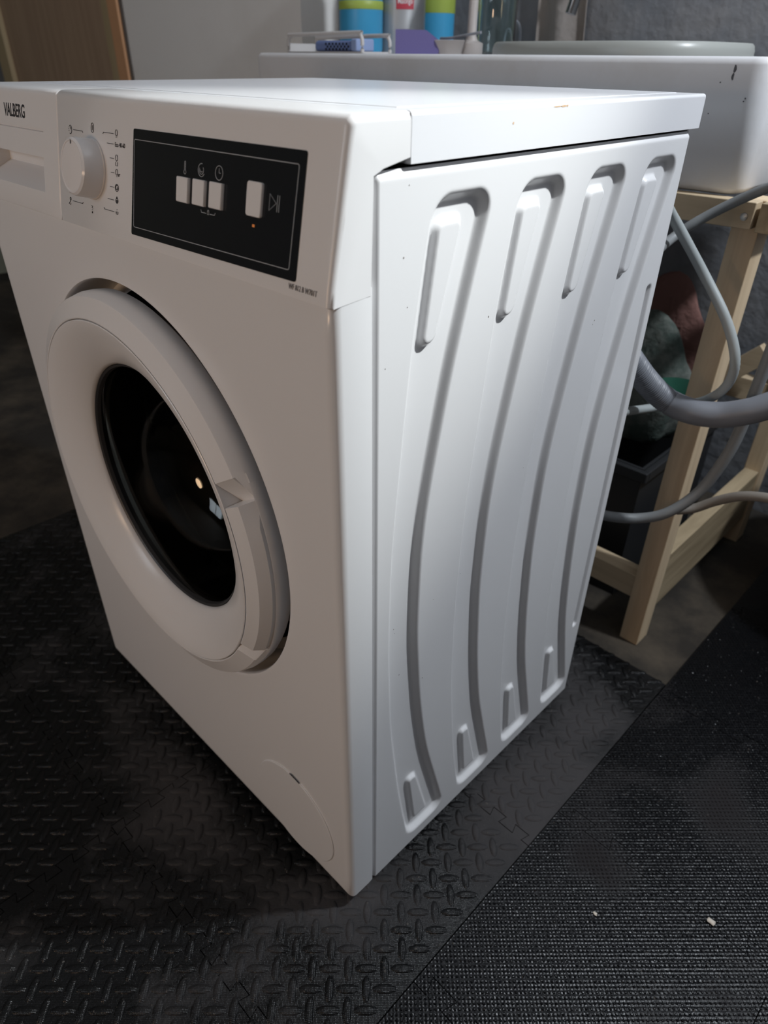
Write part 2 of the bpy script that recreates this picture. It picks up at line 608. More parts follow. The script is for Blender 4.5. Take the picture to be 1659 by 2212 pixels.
def tile_poly(x0, x1, y0, y1, seams, pitch, d):
    """seams: set of sides that interlock"""
    g = 0.00055
    cl = x0 + (g - d if 'l' in seams else 0)
    cr = x1 + (-g - d if 'r' in seams else 0)
    cb = y0 + (g - d if 'b' in seams else 0)
    ct = y1 + (-g - d if 't' in seams else 0)
    P = [(cl, cb)]
    if 'b' in seams:
        P += [(t, y0 + o) for t, o in edge(x0, x1, pitch, d, False)[1:-1]]
    P.append((cr, cb))
    if 'r' in seams:
        P += [(x1 + o, t) for t, o in edge(y0, y1, pitch, d, True)[1:-1]]
    P.append((cr, ct))
    if 't' in seams:
        P += [(t, y1 + o) for t, o in edge(x0, x1, pitch, d, True)[1:-1]][::-1]
    P.append((cl, ct))
    if 'l' in seams:
        P += [(x0 + o, t) for t, o in edge(y0, y1, pitch, d, False)[1:-1]][::-1]
    return P


def make_tile(poly, m, parent, thick):
    n = len(poly)
    r = delaunay_2d_cdt([Vector(p) for p in poly], [], [list(range(n))], 1, 1e-7)
    co, tri = r[0], r[2]
    v = [(p.x, p.y, 0.0) for p in co]
    f = [tuple(t) for t in tri]
    b = len(v)
    v += [(x, y, 0.0) for x, y in poly] + [(x, y, -thick) for x, y in poly]
    f += [(b + n + k, b + n + (k + 1) % n, b + (k + 1) % n, b + k) for k in range(n)]
    return from_data('foam_tile', v, f, m, parent, smooth=False, recalc=False)


def grid_tiles(xs, ys):
    for i in range(len(xs) - 1):
        for j in range(len(ys) - 1):
            s = set()
            if i > 0:
                s.add('l')
            if i < len(xs) - 2:
                s.add('r')
            if j > 0:
                s.add('b')
            if j < len(ys) - 2:
                s.add('t')
            yield xs[i], xs[i + 1], ys[j], ys[j + 1], s


mat1 = thing('tread_plate_mat', 'black interlocking foam floor mat embossed with oval tread, under the washing machine', 'floor mat', (0, 0, 0))
unit = []
for ring_, h in ((1.0, -0.0003), (0.86, 0.0011), (0.5, 0.0018)):
    for k in range(14):
        a = 2 * PI * k / 14
        unit.append((0.0143 * ring_ * math.cos(a), 0.0052 * ring_ * math.sin(a) * (1.0 if ring_ > 0.6 else 0.9), h))
unit.append((0, 0, 0.0020))
ufc = [(r * 14 + k, r * 14 + (k + 1) % 14, (r + 1) * 14 + (k + 1) % 14, (r + 1) * 14 + k) for r in range(2) for k in range(14)]
ufc += [(28 + k, 28 + (k + 1) % 14, 42) for k in range(14)]
U = np.array(unit)
c45 = math.cos(PI / 4)
RA = np.array([[c45, -c45, 0], [c45, c45, 0], [0, 0, 1]])
RB = np.array([[c45, c45, 0], [-c45, c45, 0], [0, 0, 1]])
for x0, x1, y0, y1, s in grid_tiles([-0.80, -0.40, -0.005, 0.405], [-0.545, -0.15, 0.228, 0.62]):
    poly = tile_poly(x0, x1, y0, y1, s, 0.036, 0.0065)
    t = make_tile(poly, M['foam'], mat1, 0.0118)
    vv, ff = [], []
    a = 0.0293
    for i in range(int((x0 - 0.02) / a) - 1, int((x1 + 0.02) / a) + 2):
        for j in range(int((y0 - 0.02) / a) - 1, int((y1 + 0.02) / a) + 2):
            for kind in (0, 1):
                cx = 0.300 + (i - 10) * a + (a / 2 if kind else 0)
                cy = -0.0915 + (j + 3) * a + (a / 2 if kind else 0)
                if not (x0 - 0.01 < cx < x1 + 0.01 and y0 - 0.01 < cy < y1 + 0.01):
                    continue
                rot = RB if kind else RA
                # keep an oval only where most of it lies on this tile
                dx, dy = rot[0, 0] * 0.0075, rot[1, 0] * 0.0075
                if not (inside(cx, cy, poly) and inside(cx + dx, cy + dy, poly) and inside(cx - dx, cy - dy, poly)):
                    continue
                b = len(vv)
                vv.extend((U * np.array([1, 1, rng.uniform(0.8, 1.1)])) @ rot.T + np.array([cx, cy, 0]))
                ff.extend([tuple(q + b for q in g) for g in ufc])
    o = from_data('raised_tread', vv, ff, M['foam'], t, recalc=False, angle=50)
    o['kind'] = 'stuff'

mat2 = thing('studded_mat', 'black interlocking foam floor mat covered in tiny studs, beside the oval tread mat', 'floor mat', (0.405, 0, 0))
pu = 0.0038
vv, ff = [], []
for x0, x1, y0, y1, s in grid_tiles([0.4065, 0.705, 1.0], [-0.30, 0.005, 0.302, 0.60, 0.90, 1.20]):
    poly = tile_poly(x0, x1, y0, y1, s, 0.060, 0.0095)
    t = make_tile(poly, M['foam2'], None, 0.0118)
    adopt(t, mat2)
    if y0 > 0.7 or x0 > 0.9:
        continue
    vv, ff = [], []
    for i in range(int(x0 / pu) - 6, int(x1 / pu) + 7):
        for j in range(int(y0 / pu) - 6, int(y1 / pu) + 7):
            if (i + j) % 2:
                continue
            cx, cy = i * pu + 0.0007, j * pu
            if cx < 0.409 or cx > 0.80 or not inside(cx, cy, poly):
                continue
            b = len(vv)
            h = 0.0013 * rng.uniform(0.75, 1.1)
            r1, r2 = 0.0021, 0.0009
            ox, oy = rng.uniform(-2e-4, 2e-4), rng.uniform(-2e-4, 2e-4)
            for r_, z in ((r1, -0.0002), (r2, h)):
                for dx, dy in ((1, 0.15), (-0.15, 1), (-1, -0.15), (0.15, -1)):
                    vv.append((cx + dx * r_ + (ox if z > 0 else 0), cy + dy * r_ + (oy if z > 0 else 0), z + (rng.uniform(-1.5e-4, 1.5e-4) if z > 0 else 0)))
            for k in range(4):
                k2 = (k + 1) % 4
                ff.append((b + k, b + k2, b + 4 + k2, b + 4 + k))
            ff.append((b + 4, b + 5, b + 6, b + 7))
    o = from_data('raised_studs', vv, ff, M['foam2'], None, recalc=False, angle=50)
    adopt(o, t)
    o.matrix_parent_inverse = t.matrix_parent_inverse.inverted() @ Matrix.Translation(-mat2.location)
    o.matrix_parent_inverse = Matrix.Identity(4)
    o['kind'] = 'stuff'

# ------------------------------------------------------------------ washing machine
HW, ZT, ZB = 0.2985, 0.845, 0.019
YS, YD, YL1, YL2, ZL = 0.0375, 0.479, 0.0697, 0.4927, 0.8158
ZCB = 0.739
wm = thing('washing_machine', 'white front-loading washing machine with round porthole door and embossed side panels', 'washing machine', (0, 0, 0))

# side panel with pressed grooves: a height field over (y, z)
YLp = [(0.040, 0.100), (0.053, 0.096), (0.154, 0.078), (0.278, 0.063), (0.400, 0.058), (0.513, 0.060), (0.677, 0.0755), (0.725, 0.082), (0.780, 0.0925), (0.80, 0.096)]
YRp = [(0.040, 0.172), (0.054, 0.166), (0.197, 0.126), (0.286, 0.111), (0.391, 0.1005), (0.492, 0.1005), (0.54, 0.105), (0.583, 0.1125), (0.667, 0.129), (0.751, 0.151), (0.775, 0.1585), (0.80, 0.166)]
zg = np.linspace(0.0, 0.85, 400)


def smooth_curve(pts):
    z = np.array([a for a, b in pts])
    y = np.array([b for a, b in pts])
    g = np.interp(zg, z, y)
    k = np.exp(-np.linspace(-2, 2, 61) ** 2)
    k /= k.sum()
    return np.convolve(np.pad(g, 30, mode='edge'), k, 'valid')


gL, gR = smooth_curve(YLp), smooth_curve(YRp)


def sstep(a, b, x):
    t = np.clip((x - a) / (b - a), 0, 1)
    return t * t * (3 - 2 * t)


def rbox(py, pz, yl, yr, zb, zt, r):
    mid, hw = (yl + yr) / 2, (yr - yl) / 2
    qy = np.abs(py - mid) - hw + r
    qz = np.maximum(pz - zt, zb - pz) + r
    return np.hypot(np.maximum(qy, 0), np.maximum(qz, 0)) + np.minimum(np.maximum(qy, qz), 0) - r


def side_height(Y, Z):
    h = np.zeros_like(Y)
    yl0, yr0 = np.interp(Z, zg, gL), np.interp(Z, zg, gR)
    for k in range(4):
        o = 0.1003 * k
        y_r = np.minimum(yr0 + o, 0.4685)
        d = rbox(Y, Z, yl0 + o, y_r, 0.036, 0.796, 0.020)
        g = -0.0074 * sstep(0.0, 0.0082, -d)
        # upper pad
        t = (Z - 0.69) / (0.778 - 0.69)
        d = rbox(Y, Z, 0.0885 + 0.0125 * t + o, 0.1095 + 0.0255 * t + o, 0.687, 0.780, 0.010)
        g = g + 0.0052 * sstep(0.0, 0.0055, -d)
        # lower pad, open towards the bottom wall
        t = (Z - 0.06) / (0.152 - 0.06)
        d = rbox(Y, Z, 0.110 - 0.0135 * t + o, 0.1405 - 0.025 * t + o, 0.030, 0.154, 0.008)
        g = np.where(Z > 0.062, g + 0.0052 * sstep(0.0, 0.005, -d), g + 0.0052 * sstep(0.0, 0.005, -d) * sstep(0.05, 0.066, Z))
        h = np.minimum(h, g)
    d = rbox(Y, Z, 0.4525, 0.4655, 0.166, 0.669, 0.006)
    h = np.minimum(h, -0.0060 * sstep(0.0, 0.006, -d))
    # rolled edges
    h = h - 0.0045 * (1 - sstep(YS + 0.001, YS + 0.0052, Y)) - 0.002 * sstep(YD - 0.0035, YD, Y)
    h = h - 0.003 * sstep(0.8085, 0.8135, Z)
    return h


ny, nz = 322, 560
yy = np.linspace(YS + 0.001, YD, ny)
zz = np.linspace(ZB, 0.8135, nz)
YY, ZZ = np.meshgrid(yy, zz)
HH = side_height(YY, ZZ)
vv = np.stack([HW - 0.0012 + HH, YY, ZZ], -1).reshape(-1, 3)
ii = np.arange(ny * nz).reshape(nz, ny)
ff = np.stack([ii[:-1, :-1], ii[:-1, 1:], ii[1:, 1:], ii[1:, :-1]], -1).reshape(-1, 4)
me = bpy.data.meshes.new('side_panel')
me.from_pydata(vv.tolist(), [], ff.tolist())
me.materials.append(M['enamel'])
me.polygons.foreach_set('use_smooth', [True] * len(me.polygons))
sp = bpy.data.objects.new('side_panel', me)
C.objects.link(sp)
sp.parent = wm
sp2 = sp.copy()
C.objects.link(sp2)
sp2.scale = (-1, 1, 1)
box('back_panel', (-HW + 0.004, YD - 0.004, ZB), (HW - 0.004, YD - 0.001, 0.82), M['enamel'], wm)
box('base_pan', (-HW + 0.006, 0.012, ZB + 0.001), (HW - 0.006, YD - 0.005, ZB + 0.006), M['inner'], wm)
for fx in (-0.255, 0.255):
    for fy in (0.05, 0.435):
        lathe('foot', [(0.0, 0.0), (0.021, 0.0), (0.022, 0.004), (0.021, 0.011), (0.012, 0.013), (0.012, ZB + 0.004), (0, ZB + 0.003)], M['foot'], wm, 24, (fx, fy, 0.0021))

# front panel: flat sheet with a round recess, rolled edges, side returns
DZ, RREC = 0.470, 0.2265
N = 256
angs = [2 * PI * k / N for k in range(N)]
X0, X1, Z0, Z1 = -HW + 0.009, HW - 0.009, 0.030, 0.7375


def to_rect(a):
    c, s = math.cos(a), math.sin(a)
    t = 1e9
    if c > 1e-9:
        t = min(t, X1 / c)
    if c < -1e-9:
        t = min(t, X0 / c)
    if s > 1e-9:
        t = min(t, (Z1 - DZ) / s)
    if s < -1e-9:
        t = min(t, (Z0 - DZ) / s)
    return c * t, DZ + s * t


rect = [list(to_rect(a)) for a in angs]
for cx, cz in ((X0, Z0), (X1, Z0), (X1, Z1), (X0, Z1)):       # snap the nearest vertex to each corner
    k = min(range(N), key=lambda i: (rect[i][0] - cx) ** 2 + (rect[i][1] - cz) ** 2)
    rect[k] = [cx, cz]
rings = []
for r, y in ((0.2100, 0.052), (0.2230, 0.050), (0.2258, 0.044), (0.2262, 0.020), (0.2262, 0.006), (0.2265, 0.0015), (0.2272, 0.0004), (0.2285, 0.0), (0.2305, 0.0)):
    rings.append([(r * math.cos(a), y, DZ + r * math.sin(a)) for a in angs])
rings.append([(x * 0.985, 0.0, DZ + (z - DZ) * 0.985) for x, z in rect])
rings.append([(x, 0.0, z) for x, z in rect])


def push(x, z, e):
    nx = x + (e if x > X1 - 1e-6 else -e if x < X0 + 1e-6 else 0)
    nz_ = z + (e if z > Z1 - 1e-6 else -e if z < Z0 + 1e-6 else 0)
    return nx, nz_


for t in (0.2, 0.4, 0.6, 0.8, 1.0):
    e, y = 0.0087 * math.sin(t * PI / 2), 0.0087 * (1 - math.cos(t * PI / 2))
    rings.append([(push(x, z, e)[0], y, push(x, z, e)[1]) for x, z in rect])
rings.append([(push(x, z, 0.0089)[0], 0.030, push(x, z, 0.0089)[1]) for x, z in rect])
rings.append([(push(x, z, 0.0085)[0], YS - 0.0015, push(x, z, 0.0085)[1]) for x, z in rect])
rings.append([(push(x, z, 0.0045)[0], YS + 0.0005, push(x, z, 0.0045)[1]) for x, z in rect])
rings.append([(push(x, z, 0.0)[0], YS + 0.0005, push(x, z, 0.0)[1]) for x, z in rect])
vv = [p for r in rings for p in r]
ff = [(a * N + k, a * N + (k + 1) % N, (a + 1) * N + (k + 1) % N, (a + 1) * N + k) for a in range(len(rings) - 1) for k in range(N)]
from_data('front_panel', vv, ff, M['enamel_front'], wm, angle=40)

# round filter cover, bottom right
fc = Vector((0.200, 0, 0.098))
lathe('filter_cover', [(0.0, 0.0), (0.0700, 0.0), (0.0708, 0.0006), (0.0708, 0.002)], M['enamel_front'], wm, 96, (fc.x, -0.0017, fc.z), 'y', 20)
v, f = ribbon([arc(0, 0, 0.0716, 78, 92, 8)], 0.0022, 0.0004)  # dark ribbon painted in for the shade of an uncut finger slot
from_data('filter_slot_shade', [(fc.x + a, -0.0014 - c, fc.z + b) for a, b, c in v], f, M['print_dark'], wm, smooth=False)

# control panel
KT = 0.211


def yc(z):
    return -0.003 + (z - ZCB) * KT


def panel_profile():
    P = [(YS - 0.003, ZCB + 0.001, 'b'), (0.010, ZCB - 0.0005, 'b'), (0.0015, ZCB - 0.0012, 'b'), (-0.0022, ZCB + 0.0005, 'f')]
    for i in range(1, 13):
        z = ZCB + 0.0022 + (0.8385 - ZCB - 0.0022) * i / 12
        P.append((yc(z), z, 'f'))
    y0, z0, r = yc(0.8385), 0.8385, 0.0065
    for i in range(1, 7):
        a = i / 6 * PI / 2
        P.append((y0 + 0.0085 * (1 - math.cos(a)), z0 + r * math.sin(a), 'c'))
    P += [(0.045, ZT, 't'), (YL1 - 0.0012, ZT, 't'), (YL1 - 0.0006, ZT - 0.001, 'k'), (YL1 - 0.0006, ZL + 0.004, 'k'), (YS + 0.008, ZL - 0.0005, 'k'), (YS - 0.0005, ZL - 0.004, 'k')]
    return P


def loft(name, secs, m, parent, angle=35):
    """secs: list of (x, [(y,z)...])"""
    v, f = [], []
    n = len(secs[0][1])
    for x, P in secs:
        xs = x if isinstance(x, (list, tuple)) else [x] * n
        v += [(xs[i], P[i][0], P[i][1]) for i in range(n)]
    for s in range(len(secs) - 1):
        for k in range(n):
            k2 = (k + 1) % n
            f.append((s * n + k, s * n + k2, (s + 1) * n + k2, (s + 1) * n + k))
    f.append(tuple(range(n)))
    f.append(tuple((len(secs) - 1) * n + k for k in range(n)))
    bm = bmesh.new()
    me_ = bpy.data.meshes.new(name)
    me_.from_pydata(v, [], f)
    bm.from_mesh(me_)
    bpy.data.meshes.remove(me_)
    big = [q for q in bm.faces if len(q.verts) > 4]
    bmesh.ops.triangulate(bm, faces=big, ngon_method='EAR_CLIP')
    bmesh.ops.remove_doubles(bm, verts=bm.verts, dist=2e-6)
    return from_bm(name, bm, m, parent, True, angle)


PP = panel_profile()


def inset(P, d):
    out = []
    for y, z, k in P:
        if k == 'f':
            out.append((y + d, z))
        elif k == 'c':
            a = math.asin(max(0, min(1, (z - 0.8385) / 0.0065)))
            out.append((y + d * math.cos(a), z - d * math.sin(a)))
        elif k == 't':
            out.append((y, z - d))
        elif k == 'b':
            out.append((y, z + d * 0.15))
        else:
            out.append((y, z))
    return out


XD = -0.0855                     # joint between drawer and control panel
secs = [(XD + 0.0004, inset(PP, 0.001)), (XD + 0.0016, inset(PP, 0.0))]
for xm in (0.05, 0.15, 0.25):
    secs.append((xm, inset(PP, 0)))
rr = 0.005
for i in range(0, 7):
    a = i / 6 * PI / 2
    secs.append((HW - rr + rr * math.sin(a), inset(PP, rr * (1 - math.cos(a)))))
cp = loft('control_panel', secs, M['plastic'], wm, 40)

# detergent drawer with grip hollow and seam
DP = []
for y, z, k in PP:
    DP.append((y, z, k))
base_front = [(yc(z), z) for z in (0.7412, 0.7595, 0.7600, 0.7720, 0.7885, 0.7890, 0.8100, 0.8104, 0.8116, 0.8120, 0.8385)]


def drawer_section(grip, seam):
    P = [(YS - 0.003, ZCB + 0.001), (0.010, ZCB - 0.0005), (0.0015, ZCB - 0.0012), (-0.0022, ZCB + 0.0005)]
    for i, (y, z) in enumerate(base_front):
        if grip and i == 2:
            P.append((y + 0.004, z + 0.0015))
        elif grip and i == 3:
            P.append((y + 0.026, z + 0.002))
        elif grip and i == 4:
            P.append((y + 0.024, z + 0.006))
        elif seam and i in (7, 8):
            P.append((y + 0.003, z))
        else:
            P.append((y, z))
    y0, z0, r = yc(0.8385), 0.8385, 0.0065
    for i in range(1, 7):
        a = i / 6 * PI / 2
        P.append((y0 + 0.0085 * (1 - math.cos(a)), z0 + r * math.sin(a)))
    P += [(0.045, ZT), (YL1 - 0.0012, ZT), (YL1 - 0.0006, ZT - 0.001), (YL1 - 0.0006, ZL + 0.004), (YS + 0.008, ZL - 0.0005), (YS - 0.0005, ZL - 0.004)]
    return P


secs = [(-HW, drawer_section(False, False)), (-HW + 0.004, drawer_section(False, False)), (-0.268, drawer_section(False, True)), (-0.268, drawer_section(True, True)),
        (-0.1185, drawer_section(True, True)), (-0.1185, drawer_section(False, True)), (-0.1165, drawer_section(False, True)), (-0.1165, drawer_section(False, False)),
        (XD - 0.0016, drawer_section(False, False)), (XD - 0.0004, [(y + 0.001 if y < 0.03 and z > 0.741 else y, z) for y, z in drawer_section(False, False)])]
dr = loft('detergent_drawer', secs, M['plastic'], wm, 30)


def on_panel(x, z, d=0.0):
    """a frame lying on the sloping control panel: local x right, y up the slope, z outwards"""
    n = Vector((0, -1, KT)).normalized()
    u = Vector((0, KT, 1)).normalized()
    o = Vector((x, yc(z), z)) + n * d
    return Matrix(((1, u.x, n.x, o.x), (0, u.y, n.y, o.y), (0, u.z, n.z, o.z), (0, 0, 0, 1)))


def on_panel_mesh(name, v, f, mtx, m, parent, smooth=False, label=None):
    o = from_data(name, [mtx @ Vector(a) for a in v], f, m, parent, smooth=smooth)
    if label:
        o['label'] = label
    return o


text_mesh('brand_lettering', 'VALBERG', 0.016, M['print_dark'], dr, width=0.051, mtx=on_panel(-0.2082, 0.8190, 0.0001), bold=0.00026, height=0.0118)
text_mesh('model_lettering', 'WF 812 B W701T', 0.005, M['print_grey'], cp, width=0.0285, height=0.0036, mtx=on_panel(0.2580, 0.7445, 0.0001))

# black display plate
dm = on_panel(0.0505, 0.7470)
dw, dh = 0.2145, 0.0790
bm = bmesh.new()
ds = [(0.0, 0.0), (dw, 0.0025), (dw - 0.0002, dh), (0.0035, dh - 0.001)]


def rounded(poly, r, n=4):
    out = []
    for i in range(len(poly)):
        p0, p1, p2 = Vector(poly[i - 1]), Vector(poly[i]), Vector(poly[(i + 1) % len(poly)])
        a = p1 + (p0 - p1).normalized() * r
        b = p1 + (p2 - p1).normalized() * r
        for k in range(n + 1):
            t = k / n
            out.append((1 - t) ** 2 * a + 2 * t * (1 - t) * p1 + t * t * b)
    return [(q.x, q.y) for q in out]


def slab(poly, z0, z1, chamfer=0.0):
    n = len(poly)
    cx = sum(a for a, b in poly) / n
    cy = sum(b for a, b in poly) / n
    L = [[(x, y, z0) for x, y in poly]]
    if chamfer:
        L.append([(x, y, z1 - chamfer) for x, y in poly])
        L.append([(x + (cx - x) / max(1e-9, abs(cx - x) + abs(cy - y)) * chamfer * 1.3, y + (cy - y) / max(1e-9, abs(cx - x) + abs(cy - y)) * chamfer * 1.3, z1) for x, y in poly])
    else:
        L.append([(x, y, z1) for x, y in poly])
    v = [p for l in L for p in l]
    f = [(a * n + k, a * n + (k + 1) % n, (a + 1) * n + (k + 1) % n, (a + 1) * n + k) for a in range(len(L) - 1) for k in range(n)]
    f.append(tuple((len(L) - 1) * n + k for k in range(n)))
    f.append(tuple(range(n)))
    return v, f


v, f = slab(rounded(ds, 0.002), -0.0008, 0.0005)
disp = on_panel_mesh('display_panel', v, f, dm, M['display'], wm, True)
inn = rounded([(0.0040, 0.0062), (dw - 0.0075, 0.0088), (dw - 0.0065, dh - 0.0080), (0.0050, dh - 0.0085)], 0.0018)
v, f = ribbon([inn + [inn[0]]], 0.0005)
on_panel_mesh('border_line', v, f, on_panel(0.0505, 0.7470, 0.0004), M['print_light'], disp)
for bx, bz in ((0.1298, 0.7884), (0.1513, 0.7888), (0.1727, 0.7892)):
    pm = on_panel(bx, bz)
    w2, h2 = 0.0076, 0.0086
    v, f = slab(rounded([(-w2, -h2), (w2, -h2), (w2, h2), (-w2, h2)], 0.0006, 2), 0.0, 0.0030, 0.0006)
    on_panel_mesh('option_button', v, f, pm, M['plastic'], disp, True)
pm = on_panel(0.2168, 0.7922)
v, f = slab(rounded([(-0.0082, -0.0107), (0.0082, -0.0107), (0.0082, 0.0107), (-0.0082, 0.0107)], 0.0022, 5), 0.0, 0.0024, 0.0005)
on_panel_mesh('start_button', v, f, pm, M['plastic'], disp, True)
v, f = slab(rounded([(-0.0012, -0.0009), (0.0012, -0.0009), (0.0012, 0.0009), (-0.0012, 0.0009)], 0.0004, 2), 0.0, 0.0008)
on_panel_mesh('indicator_light', v, f, on_panel(0.2164, 0.7762), M['led'], disp, True, 'small orange indicator light')


def symbol(name, paths, x, z, wdt, m, parent, d=0.0001):
    v, f = ribbon(paths, wdt)
    return on_panel_mesh(name, v, f, on_panel(x, z, d), m, parent)


lw = 0.00042
symbol('thermometer_symbol', [arc(0, -0.0028, 0.0014, 125, 415, 14), [(-0.0008, -0.0017), (-0.0007, 0.0036)], arc(0, 0.0036, 0.0007, 180, 0, 8), [(0.0007, 0.0036), (0.0008, -0.0017)], [(0, 0.0022), (0.0006, 0.0022)], [(0, 0.0008), (0.0006, 0.0008)]], 0.1300, 0.8030, lw, M['print_light'], disp, 0.0005)
symbol('spin_symbol', [arc(0, 0, 0.0042, 75, 330, 26), arc(0, 0, 0.0027, 150, 400, 20), arc(0, 0, 0.0013, 170, 330, 10)], 0.1515, 0.8034, lw, M['print_light'], disp, 0.0005)
symbol('timer_symbol', [arc(0, 0, 0.0045, 0, 360, 30), [(0, 0.0030), (0, 0), (0.0021, 0)]], 0.1735, 0.8036, lw, M['print_light'], disp, 0.0005)
symbol('lock_symbol', [[(-0.0095, 0.0012), (-0.0085, -0.0005), (-0.0022, -0.0005)], [(0.0022, -0.0005), (0.0080, -0.0005), (0.0090, 0.0012)], [(-0.0009, -0.001), (-0.0009, 0.0012), (0.0009, 0.0012), (0.0009, -0.001), (-0.0009, -0.001)], arc(0, 0.0014, 0.0006, 180, 0, 6)], 0.1622, 0.7770, lw, M['print_light'], disp, 0.0005)
symbol('play_pause_symbol', [[(-0.0056, -0.0050), (-0.0056, 0.0050), (0.0014, 0), (-0.0056, -0.0050)], [(0.0026, -0.0050), (0.0026, 0.0050)], [(0.0046, -0.0050), (0.0046, 0.0050)]], 0.2375, 0.7924, lw, M['print_light'], disp, 0.0005)

# programme knob
kx, kz = -0.0180, 0.7885
n_ = Vector((0, -1, KT)).normalized()
prof = [(0.0, 0.0), (0.0243, 0.0), (0.0243, 0.0012), (0.0236, 0.0016), (0.0228, 0.0152), (0.0222, 0.0172), (0.0205, 0.0186), (0.0196, 0.0184), (0.0192, 0.0180), (0.012, 0.0184), (0.0, 0.0186)]
v, f = [], []
nk = 72
pm = on_panel(kx, kz)
for i in range(nk):
    a = 2 * PI * i / nk
    for r, h in prof:
        v.append(pm @ Vector((r * math.cos(a), r * math.sin(a), h)))
np_ = len(prof)
for i in range(nk):
    j = (i + 1) % nk
    for q in range(np_ - 1):
        f.append((i * np_ + q, j * np_ + q, j * np_ + q + 1, i * np_ + q + 1))
knob = from_data('program_knob', v, f, M['knob'], wm, angle=28)
v, f = slab([(-0.0005, 0.0170), (0.0005, 0.0170), (0.0005, 0.0205), (-0.0005, 0.0205)], 0.0178, 0.0188)
on_panel_mesh('knob_mark', v, f, pm, M['print_grey'], knob)


# programme symbols printed round the knob
def tick(paths):
    return symbol('program_tick', paths, 0, ZCB, 0.00045, M['print_dark'], cp)


def pz(z):
    return (z - ZCB) * math.sqrt(1 + KT * KT)


zs = [0.8176, 0.8102, 0.7998, 0.7893, 0.7786, 0.7689, 0.7600]
xs0 = [0.0035, 0.0095, 0.0140, 0.0158, 0.0140, 0.0095, 0.0035]
for i, (z, x0) in enumerate(zip(zs, xs0)):
    p = [(x0, pz(z)), (0.0212, pz(z))]
    if i == 0:
        p = [(x0 - 0.0012, pz(z) - 0.0012)] + p
    if i == 6:
        p = [(x0 - 0.0012, pz(z) + 0.0012)] + p
    tick([p])
tick([[(-0.0530, pz(0.8160)), (-0.0355, pz(0.8160)), (-0.0343, pz(0.8160) - 0.0012)]])
tick([[(-0.0580, pz(0.7592)), (-0.0385, pz(0.7592)), (-0.0373, pz(0.7592) + 0.0012)]])
text_mesh('program_text', 'Eco 40-60', 0.004, M['print_dark'], cp, width=0.0165, height=0.0034, mtx=on_panel(0.0230, 0.8085, 0.0001), bold=0.00003)
text_mesh('program_text', '20°', 0.003, M['print_dark'], cp, width=0.0040, height=0.0022, mtx=on_panel(0.0270, 0.7872, 0.0001))
shirt = [[(-0.0017, 0.0005), (-0.0017, 0.0018), (-0.0009, 0.0030), (0.0009, 0.0030), (0.0017, 0.0018), (0.0017, 0.0004)], arc(0, 0.0004, 0.0017, 180, 360, 8)]
tub = [[(-0.0018, 0.0006), (-0.0014, -0.0014), (0.0014, -0.0014), (0.0018, 0.0006)]]
for q, paths in ((0.8176, shirt + [[(-0.0012, -0.0022), (0.0012, -0.0022)]]),
                 (0.7998, shirt + [[(-0.0016, -0.0022), (-0.0016, -0.0050), (0.0016, -0.0050), (0.0016, -0.0022)], [(-0.001, -0.0016), (0.001, -0.0016)]]),
                 (0.7893, shirt + [[(-0.0005, -0.0024), (0.0005, -0.0024)]]),
                 (0.7786, [arc(0, 0, 0.0027, 0, 360, 20), arc(0, 0, 0.0019, 60, 240, 10), arc(0.0004, -0.0003, 0.0010, 200, 420, 8)]),
                 (0.7689, [arc(0, 0, 0.0019, 0, 360, 16), [(-0.0014, 0.0013), (0, 0.0032), (0.0014, 0.0013)], arc(0, -0.0003, 0.0008, 0, 360, 10)]),
                 (0.7600, tub + [[(-0.0006, 0.0010), (0.0006, 0.0010)], [(0, 0.002), (0, 0.0026)], [(-0.0008, -0.0002), (0.0008, -0.0002)]])):
    symbol('program_symbol', paths, 0.0256, q, 0.0005 if q in (0.7786, 0.7689) else 0.00038, M['print_dark'], cp)
symbol('program_symbol', [arc(0, 0, 0.0024, 0, 360, 20, 0.0036), [(0, -0.0018), (0, 0.0018)]], -0.0164, 0.8196, 0.00042, M['print_dark'], cp)
symbol('program_symbol', [[(-0.0012, 0.003), (0.0006, 0.0025), (-0.0008, 0.0014), (0.0010, 0.0010)], [(-0.0010, -0.0006), (0.0010, -0.0002)], [(-0.0006, -0.0016), (-0.0006, -0.0032)], [(0.0004, -0.0016), (0.0004, -0.0032)]], -0.0196, 0.7568, 0.00045, M['print_dark'], cp)
symbol('program_symbol', [arc(0, 0, 0.0026, -120, 130, 14, 0.0034), [(0, 0), (0, 0.0022)], [(-0.0034, 0.0018), (-0.0022, 0.0018)], [(-0.0038, 0.0004), (-0.0024, 0.0004)], [(-0.0034, -0.0010), (-0.0022, -0.0010)]], -0.0585, 0.8158, 0.00042, M['print_dark'], cp)
symbol('program_symbol', [[(-0.002, -0.003), (0.0015, 0.0005)], arc(0.0012, 0.0016, 0.0012, 0, 360, 10), [(0.0005, -0.0036), (0.0018, -0.0022)]], -0.0640, 0.7588, 0.0005, M['print_dark'], cp)
symbol('program_symbol', [[(0.0015, 0.002), (-0.0012, -0.0014)]], -0.0600, 0.8060, 0.0005, M['print_dark'], cp)
symbol('program_symbol', [[(-0.0016, 0.0018), (0.0, -0.0010)], arc(0.0006, -0.0012, 0.0012, 180, 330, 8)], -0.0635, 0.7676, 0.0005, M['print_dark'], cp)

